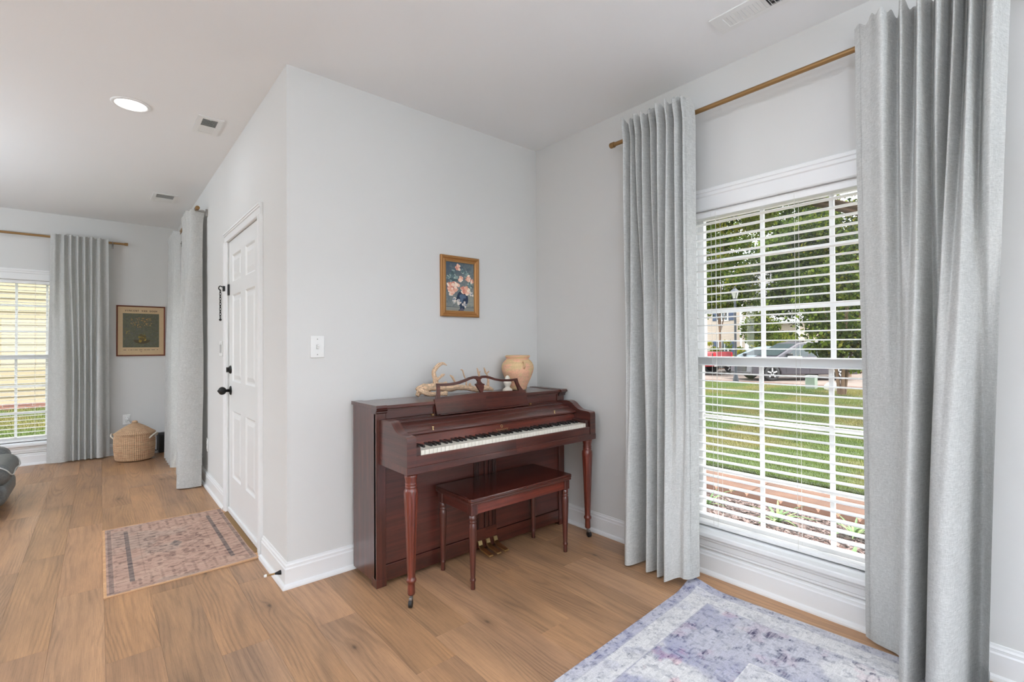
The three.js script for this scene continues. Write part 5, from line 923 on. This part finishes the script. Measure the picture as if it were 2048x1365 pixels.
// ------------------------------------------------------------------ street lamp, utility post, stone
{
  const t = thing('street_lamp', 'black post street lamp with a lantern head beside the street', 'street lamp', [19.6, G, -9.02]), bm = std({ color: rgb(0.03, 0.035, 0.045), roughness: 0.5 });
  mesh('post', turned([[0.0001, 0], [0.11, 0], [0.11, 0.12], [0.075, 0.3], [0.05, 0.5], [0.042, 3.3], [0.06, 3.36], [0.06, 3.42], [0.0001, 3.42]], 16), bm, t);
  const head = mesh('lantern_frame', merge([0, 1, 2, 3].map((k) => tube([[0.085 * Math.cos(k * 1.5708 + 0.785), 3.42, 0.085 * Math.sin(k * 1.5708 + 0.785)], [0.16 * Math.cos(k * 1.5708 + 0.785), 3.70, 0.16 * Math.sin(k * 1.5708 + 0.785)]], 0.011, 2, 6))), bm, t);
  mesh('lantern_glass', new THREE.CylinderGeometry(0.15, 0.08, 0.27, 4, 1, true).rotateY(Math.PI / 4).translate(0, 3.56, 0), phys({ color: rgb(0.8, 0.8, 0.76), roughness: 0.6, transmission: 0.6, thickness: 0 }), head);
  mesh('lantern_roof', merge(new THREE.CylinderGeometry(0.05, 0.20, 0.13, 4).rotateY(Math.PI / 4).translate(0, 3.765, 0), new THREE.SphereGeometry(0.035, 10, 8).translate(0, 3.87, 0)), bm, t);
  const u = thing('utility_pedestal', 'square grey green utility post on the lawn before the cars', 'utility post', [18.7, G, -6.0]);
  mesh('body', rb(-0.15, 0.15, -0.02, 0.42, -0.15, 0.15, 0.03), std({ color: rgb(0.20, 0.25, 0.20), roughness: 0.7 }), u); mesh('cap', rb(-0.165, 0.165, 0.40, 0.47, -0.165, 0.165, 0.03), std({ color: rgb(0.24, 0.29, 0.24), roughness: 0.7 }), u);
  const st = new THREE.IcosahedronGeometry(0.24, 3), p = st.attributes.position; for (let i = 0; i < p.count; i++) { const k = 1 + 0.35 * (fbm(p.getX(i) * 6 + 5, p.getY(i) * 6 + p.getZ(i) * 4, 3) - 0.5); p.setXYZ(i, p.getX(i) * k, p.getY(i) * k * 0.8, p.getZ(i) * k); } st.computeVertexNormals();
  const s = mesh('landscape_stone', st, std({ color: rgb(0.62, 0.58, 0.50), roughness: 0.9 })); s.position.set(18.6, G + 0.10, -5.35); tag(s, 'pale rounded stone beside the utility post', 'stone');
}
// ------------------------------------------------------------------ parked vehicles: local x forward, z across
function wheels(t, xs, half, r) {
  const tyre = turned([[r * 0.62, -0.1], [r * 0.9, -0.11], [r, -0.07], [r, 0.07], [r * 0.9, 0.11], [r * 0.62, 0.1]], 28).rotateX(Math.PI / 2), hub = turned([[0.0001, -0.06], [r * 0.2, -0.06], [r * 0.62, -0.04], [r * 0.64, 0.06], [r * 0.2, 0.085], [0.0001, 0.09]], 20).rotateX(Math.PI / 2), rim = std({ color: rgb(0.5, 0.5, 0.52), roughness: 0.3, metalness: 0.8 });
  for (const x of xs) for (const s of [-1, 1]) {
    const w = mesh('wheel', tyre, M.blackPlastic, t); w.position.set(x, r, s * (half - 0.12)); if (s < 0) w.rotation.y = Math.PI;
    mesh('hub', hub, M.dark, w);
    for (let k = 0; k < 5; k++) { const g = mesh('spoke', rb(-0.03, 0.03, 0.04, r * 0.62, 0.07, 0.105, 0.01, 'x', 1), rim, w); g.rotation.z = k * 1.2566; }
  }
}
const carGlass = phys({ color: rgb(0.04, 0.055, 0.06), roughness: 0.15 });
function shellBody(t, name, outline, half, mat, belt, taper) {
  const sh = new THREE.Shape(outline.map(([x, y]) => new THREE.Vector2(x, y))), b = 0.09, g = new THREE.ExtrudeGeometry(sh, { depth: 2 * half - 2 * b, bevelEnabled: true, bevelThickness: b, bevelSize: 0.05, bevelOffset: -0.05, bevelSegments: 4, curveSegments: 8 }).translate(0, 0, -half + b), p = g.attributes.position;
  for (let i = 0; i < p.count; i++) { const k = 1 - taper * Math.max(0, p.getY(i) - belt); p.setZ(i, p.getZ(i) * k); }
  g.computeVertexNormals();
  return mesh(name, toCreasedNormals(g, 0.6), mat, t);
}
const arch = (cx, r, y) => Array.from({ length: 9 }, (_, i) => [cx + r * Math.cos(Math.PI * (1 - i / 8)), Math.max(y, r * Math.sin(Math.PI * (1 - i / 8)) + 0.02 + y)]);
function sideGlass(t, half, polys, belt, taper) {
  for (const pl of polys) for (const s of [-1, 1]) {
    const g = new THREE.ShapeGeometry(new THREE.Shape(pl.map(([x, y]) => new THREE.Vector2(x, y)))), p = g.attributes.position;
    for (let i = 0; i < p.count; i++) p.setZ(i, s * (half * (1 - taper * Math.max(0, p.getY(i) - belt)) + 0.006)); g.computeVertexNormals();
    mesh('side_window', g, carGlass, t);
  }
}
function bandGlass(t, name, a, b, half, belt, taper) { // windscreen between two heights
  const wa = half * (1 - taper * Math.max(0, a[1] - belt)) - 0.09, wb = half * (1 - taper * Math.max(0, b[1] - belt)) - 0.09, n = new THREE.Vector2(b[1] - a[1], a[0] - b[0]).normalize().multiplyScalar(0.012), g = new THREE.BufferGeometry();
  const q = [[a[0] + n.x, a[1] + n.y, -wa], [a[0] + n.x, a[1] + n.y, wa], [b[0] + n.x, b[1] + n.y, wb], [b[0] + n.x, b[1] + n.y, -wb]]; g.setAttribute('position', new THREE.Float32BufferAttribute([...q[0], ...q[1], ...q[2], ...q[0], ...q[2], ...q[3]], 3)); g.computeVertexNormals(); mesh(name, g, carGlass, t);
}
function car(name, label, pos, turn, o) {
  const t = thing(name, label, 'car', pos, turn, 'cars parked along the street'), L = o.L / 2, paint = phys({ color: rgb(...o.paint), roughness: 0.45, clearcoat: 0.4, clearcoatRoughness: 0.15 });
  const low = [[-L, 0.35], [-L, o.rearH], [-L + 0.12, o.belt + 0.02], [o.hoodX, o.belt], [L - 0.25, o.noseH], [L - 0.02, o.noseH - 0.22], [L, 0.32], [L - 0.12, 0.24], ...arch(o.fw, o.r + 0.06, 0.24).reverse(), ...arch(o.rw, o.r + 0.06, 0.24).reverse(), [-L + 0.1, 0.26]];
  shellBody(t, 'body', low, 0.92, paint, o.belt, 0.1);
  shellBody(t, 'cabin', o.cabin, 0.90, paint, o.belt - 0.1, 0.20);
  sideGlass(t, 0.90, o.side, o.belt - 0.1, 0.20);
  bandGlass(t, 'windscreen', o.ws[0], o.ws[1], 0.90, o.belt - 0.1, 0.20); bandGlass(t, 'rear_window', o.rs[0], o.rs[1], 0.90, o.belt - 0.1, 0.20);
  mesh('grille', rb(L - 0.06, L + 0.01, 0.40, 0.62, -0.5, 0.5, 0.02), M.blackPlastic, t);
  mesh('bumper', rb(L - 0.14, L + 0.02, 0.24, 0.40, -0.84, 0.84, 0.04), M.blackPlastic, t);
  for (const s of [-1, 1]) {
    mesh('headlamp', rb(L - 0.30, L - 0.05, o.noseH - 0.2, o.noseH - 0.08, s * 0.70 - 0.16, s * 0.70 + 0.16, 0.04), std({ color: rgb(0.7, 0.72, 0.74), roughness: 0.15 }), t);
    mesh('tail_lamp', rb(-L - 0.01, -L + 0.1, o.rearH - 0.18, o.rearH, s * 0.74 - 0.12, s * 0.74 + 0.12, 0.02), std({ color: rgb(0.4, 0.02, 0.02), roughness: 0.2 }), t);
    mesh('wing_mirror', rb(o.mirror[0] - 0.07, o.mirror[0] + 0.07, o.mirror[1] - 0.07, o.mirror[1] + 0.08, s * 0.99 - 0.11, s * 0.99 + 0.11, 0.04), M.blackPlastic, t);
    for (const x of o.handles) mesh('door_handle', rb(x - 0.1, x + 0.1, o.belt - 0.16, o.belt - 0.12, s * 0.925 - 0.015, s * 0.925 + 0.015, 0.01), std({ color: rgb(0.6, 0.6, 0.62), roughness: 0.25, metalness: 0.8 }), t);
    for (const x of o.seams) mesh('door_seam', bb(x - 0.006, x + 0.006, 0.35, o.belt - 0.02, s * 0.917 - 0.008, s * 0.917 + 0.008), M.dark, t);
  }
  wheels(t, [o.fw, o.rw], 0.94, o.r);
  return t;
}
const van = { L: 4.7, paint: [0.05, 0.045, 0.058], rearH: 0.98, belt: 1.0, hoodX: 1.15, noseH: 0.90, fw: 1.45, rw: -1.4, r: 0.34, cabin: [[-2.25, 0.9], [-2.2, 1.2], [-2.0, 1.62], [-1.6, 1.68], [-0.2, 1.68], [0.25, 1.60], [1.25, 1.0], [1.2, 0.9]], side: [[[-2.0, 1.08], [-1.9, 1.52], [-1.15, 1.56], [-1.15, 1.06]], [[-1.08, 1.06], [-1.08, 1.56], [-0.2, 1.56], [-0.2, 1.04]], [[-0.13, 1.04], [-0.13, 1.55], [0.18, 1.50], [0.92, 1.04]]], ws: [[1.17, 1.06], [0.30, 1.56]], rs: [[-2.02, 1.58], [-2.2, 1.2]], mirror: [0.72, 1.1], handles: [-0.9, 0.0], seams: [-1.1, -0.16, 0.85] };
car('minivan', 'dark grey minivan parked nearest the lawn', [23.2, G, -8.17], Math.PI / 2 + 0.9, van);
const sedan = { L: 4.6, paint: [0.24, 0.30, 0.33], rearH: 0.95, belt: 0.95, hoodX: 1.0, noseH: 0.80, fw: 1.4, rw: -1.35, r: 0.32, cabin: [[-1.9, 0.85], [-1.6, 1.12], [-0.9, 1.42], [-0.2, 1.46], [0.25, 1.38], [1.15, 0.92], [1.1, 0.85]], side: [[[-1.35, 1.0], [-0.95, 1.32], [-0.35, 1.36], [-0.35, 0.99]], [[-0.28, 0.99], [-0.28, 1.36], [0.15, 1.31], [0.85, 0.97]]], ws: [[1.1, 0.97], [0.30, 1.36]], rs: [[-0.95, 1.4], [-1.6, 1.1]], mirror: [0.68, 1.0], handles: [-0.95, 0.05], seams: [-0.32, 0.8, -1.2] };
car('sedan', 'pale blue sedan parked behind the street lamp', [27.4, G, -11.2], Math.PI / 2 + 0.25, sedan);
{ // pickup
  const t = thing('pickup_truck', 'red pickup truck parked at the left of the window view', 'truck', [24.2, G, -14.5], Math.PI / 2, 'cars parked along the street'), paint = phys({ color: rgb(0.30, 0.012, 0.016), roughness: 0.35, clearcoat: 0.5, clearcoatRoughness: 0.06 });
  const low = [[-2.75, 0.5], [-2.75, 1.18], [1.2, 1.18], [1.4, 1.12], [2.6, 1.05], [2.72, 0.9], [2.72, 0.42], ...arch(1.75, 0.46, 0.40).reverse(), ...arch(-1.65, 0.46, 0.40).reverse(), [-2.7, 0.46]];
  shellBody(t, 'body', low, 0.98, paint, 1.2, 0.05);
  shellBody(t, 'cabin', [[-0.9, 1.1], [-0.82, 1.5], [-0.6, 1.86], [0.4, 1.88], [0.75, 1.8], [1.5, 1.16], [1.4, 1.1]], 0.93, paint, 1.1, 0.16);
  sideGlass(t, 0.93, [[[-0.75, 1.25], [-0.55, 1.75], [-0.02, 1.77], [-0.02, 1.23]], [[0.05, 1.23], [0.05, 1.77], [0.62, 1.7], [1.15, 1.22]]], 1.1, 0.16);
  bandGlass(t, 'windscreen', [1.42, 1.22], [0.78, 1.76], 0.93, 1.1, 0.16); bandGlass(t, 'rear_window', [-0.66, 1.78], [-0.86, 1.36], 0.93, 1.1, 0.16);
  for (const s of [-1, 1]) { mesh('tail_lamp', rb(-2.77, -2.62, 0.78, 1.14, s * 0.90 - 0.08, s * 0.90 + 0.08, 0.02), std({ color: rgb(0.5, 0.01, 0.02), roughness: 0.2 }), t); mesh('headlamp', rb(2.5, 2.73, 0.78, 1.0, s * 0.75 - 0.18, s * 0.75 + 0.18, 0.03), std({ color: rgb(0.7, 0.72, 0.74), roughness: 0.15 }), t); mesh('wing_mirror', rb(0.98, 1.12, 1.22, 1.42, s * 1.05 - 0.12, s * 1.05 + 0.12, 0.04), M.blackPlastic, t); mesh('door_seam', bb(1.05, 1.062, 0.5, 1.16, s * 0.975 - 0.008, s * 0.975 + 0.008), M.dark, t); }
  mesh('bumper', merge(rb(-2.88, -2.7, 0.44, 0.64, -0.95, 0.95, 0.04), rb(2.66, 2.82, 0.44, 0.64, -0.95, 0.95, 0.04)), std({ color: rgb(0.5, 0.5, 0.5), roughness: 0.25, metalness: 0.9 }), t);
  mesh('bed_rail', rb(-2.7, -0.95, 1.15, 1.2, 0.84, 0.97, 0.02), M.blackPlastic, t);
  wheels(t, [1.75, -1.65], 0.98, 0.39);
}
// ------------------------------------------------------------------ houses across the street
const lapProfile = (y0, y1, step, x) => { const p = []; for (let y = y0; y < y1 - 1e-6; y += step) p.push([x - 0.02, y], [x, Math.min(y1, y + step)]); p.push([x + 0.25, y1], [x + 0.25, y0]); return p; };
{
  const pink = std({ color: rgb(0.45, 0.37, 0.31), roughness: 0.85 }), shingle = std({ color: rgb(0.20, 0.195, 0.20), roughness: 0.95 }), blueS = std({ color: rgb(0.045, 0.065, 0.12), roughness: 0.7 }), X = 38;
  const flipZ = (g) => g;
  const h = thing('beige_house', 'two storey beige sided house with blue shutters across the street', 'house', [X, G, -22]);
  const siding = (z0, z1, y0, y1, dx = 0) => prism(lapProfile(y0, y1, 0.16, dx).map(([x, y]) => [x, y]), z0, z1, 'z', 'z');
  mesh('front_wall', siding(-6, 5.0, 0, 5.6), pink, h); mesh('side_wall', bb(0.2, 8, 0, 5.6, 4.85, 5.0), pink, h); mesh('side_wall', bb(0.2, 8, 0, 5.6, -6, -5.85), pink, h);
  mesh('corner_board', bb(-0.05, 0.06, 0, 5.6, 4.90, 5.06), M.trim, h); mesh('fascia', bb(-0.35, -0.25, 5.5, 5.72, -6.3, 5.2), M.trim, h);
  mesh('roof', prism([[-0.45, 5.6], [4, 8.4], [8.4, 5.6], [8.4, 5.45], [-0.45, 5.45]], -6.4, 5.2, 'z'), shingle, h);
  for (const [z, y] of [[3.55, 1.25], [0.2, 1.25], [3.55, 4.1], [0.2, 4.1]]) {
    const w = mesh('window', merge(bb(-0.06, 0.0, y - 0.62, y + 0.62, z - 0.42, z - 0.36), bb(-0.06, 0, y - 0.62, y + 0.62, z + 0.36, z + 0.42), bb(-0.06, 0, y + 0.56, y + 0.64, z - 0.42, z + 0.42), bb(-0.06, 0, y - 0.66, y - 0.58, z - 0.46, z + 0.46), bb(-0.05, -0.02, y - 0.02, y + 0.02, z - 0.36, z + 0.36), bb(-0.05, -0.02, y - 0.6, y + 0.6, z - 0.13, z - 0.10), bb(-0.05, -0.02, y - 0.6, y + 0.6, z + 0.10, z + 0.13)), M.trim, h);
    mesh('pane', bb(-0.03, -0.025, y - 0.58, y + 0.58, z - 0.37, z + 0.37), carGlass, w);
    for (const s of [-1, 1]) mesh('shutter', rb(-0.05, -0.01, y - 0.63, y + 0.63, z + s * 0.66 - 0.2, z + s * 0.66 + 0.2, 0.01), blueS, h);
  }
  const k = thing('gabled_wing_house', 'single storey pinkish house wing with grey hipped roof', 'house', [X - 0.5, G, -14.9]);
  mesh('front_wall', siding(-1.85, 2.1, 0, 3.2), pink, k); mesh('side_wall', bb(0.2, 6, 0, 3.2, 1.95, 2.1), pink, k); mesh('corner_board', bb(-0.05, 0.06, 0, 3.2, 1.98, 2.14), M.trim, k); mesh('gutter', rb(-0.42, -0.28, 3.12, 3.28, -1.85, 2.45, 0.03), M.trim, k);
  const hip = new THREE.BufferGeometry(), a = [-0.4, 3.2, -1.85], b = [-0.4, 3.2, 2.4], c = [2.6, 4.75, 0.6], d = [2.6, 4.75, -1.85], e = [6, 3.2, 2.4]; hip.setAttribute('position', new THREE.Float32BufferAttribute([...a, ...b, ...c, ...a, ...c, ...d, ...b, ...e, ...c], 3)); hip.computeVertexNormals(); mesh('roof', uvm(hip), shingle, k);
  mesh('garage_door', bb(-0.05, 0.0, 0.02, 2.1, -1.6, 0.3), M.trim, k);
  const r = thing('peach_house', 'peach coloured house glimpsed behind the trees at the right', 'house', [42, G, -6.5]);
  mesh('front_wall', siding(-4, 4, 0, 4.8), std({ color: rgb(0.66, 0.46, 0.36), roughness: 0.85 }), r); mesh('side_wall', bb(0.2, 7, 0, 4.8, 3.85, 4), pink, r); mesh('roof', prism([[-0.4, 4.8], [3.5, 7.4], [7.4, 4.8], [7.4, 4.65], [-0.4, 4.65]], -4.3, 4.3, 'z'), shingle, r);
  for (const z of [-2, 2]) { const w = mesh('window', bb(-0.06, 0, 2.6, 4.0, z - 0.5, z + 0.5), M.trim, r); mesh('pane', bb(-0.07, -0.06, 2.68, 3.92, z - 0.42, z + 0.42), carGlass, w); }
}
{ // neighbouring house outside the far window: lap boards above a brick foundation
  const n = thing('siding_house', 'neighbouring house wall of tan lap siding over red brick', 'house', [-1, 0, -13.5]), tan = [1, 0.96, 1.04].map((k) => std({ color: rgb(0.28 * k, 0.23 * k, 0.15 * k), roughness: 0.7 })), st = 0.128, y0 = 0.185;
  mesh('wall_core', bb(-7, 7, -0.4, 6, -0.6, -0.03), tan[0], n);
  const board = prism([[-0.02, 0.0], [0.022, 0.0], [0.022, 0.006], [0.006, st], [-0.02, st]], -7, 7, 'x');
  for (let k = 0; k < 34; k++) { const b = mesh('siding_board', board, tan[k % 3], n); b.position.y = y0 + k * st; }
  const brick = rb(-0.098, 0.098, -0.026, 0.026, -0.05, 0.045, 0.006, 'x', 1), bm = [[0.20, 0.075, 0.05], [0.16, 0.06, 0.045], [0.24, 0.10, 0.07]].map((c) => std({ color: rgb(...c), roughness: 0.9 }));
  mesh('mortar', bb(-7, 7, -0.4, y0, -0.06, 0.034), std({ color: rgb(0.35, 0.32, 0.29), roughness: 1 }), n);
  for (let r = 0; r < 3; r++) for (let k = 0; k < 32; k++) { const b = mesh('brick', brick, bm[Math.floor(rnd() * 3)], n); b.position.set(-3.2 + k * 0.206 + (r % 2) * 0.103, y0 - 0.03 - r * 0.062, 0); }
}
renderer.render(scene, camera);
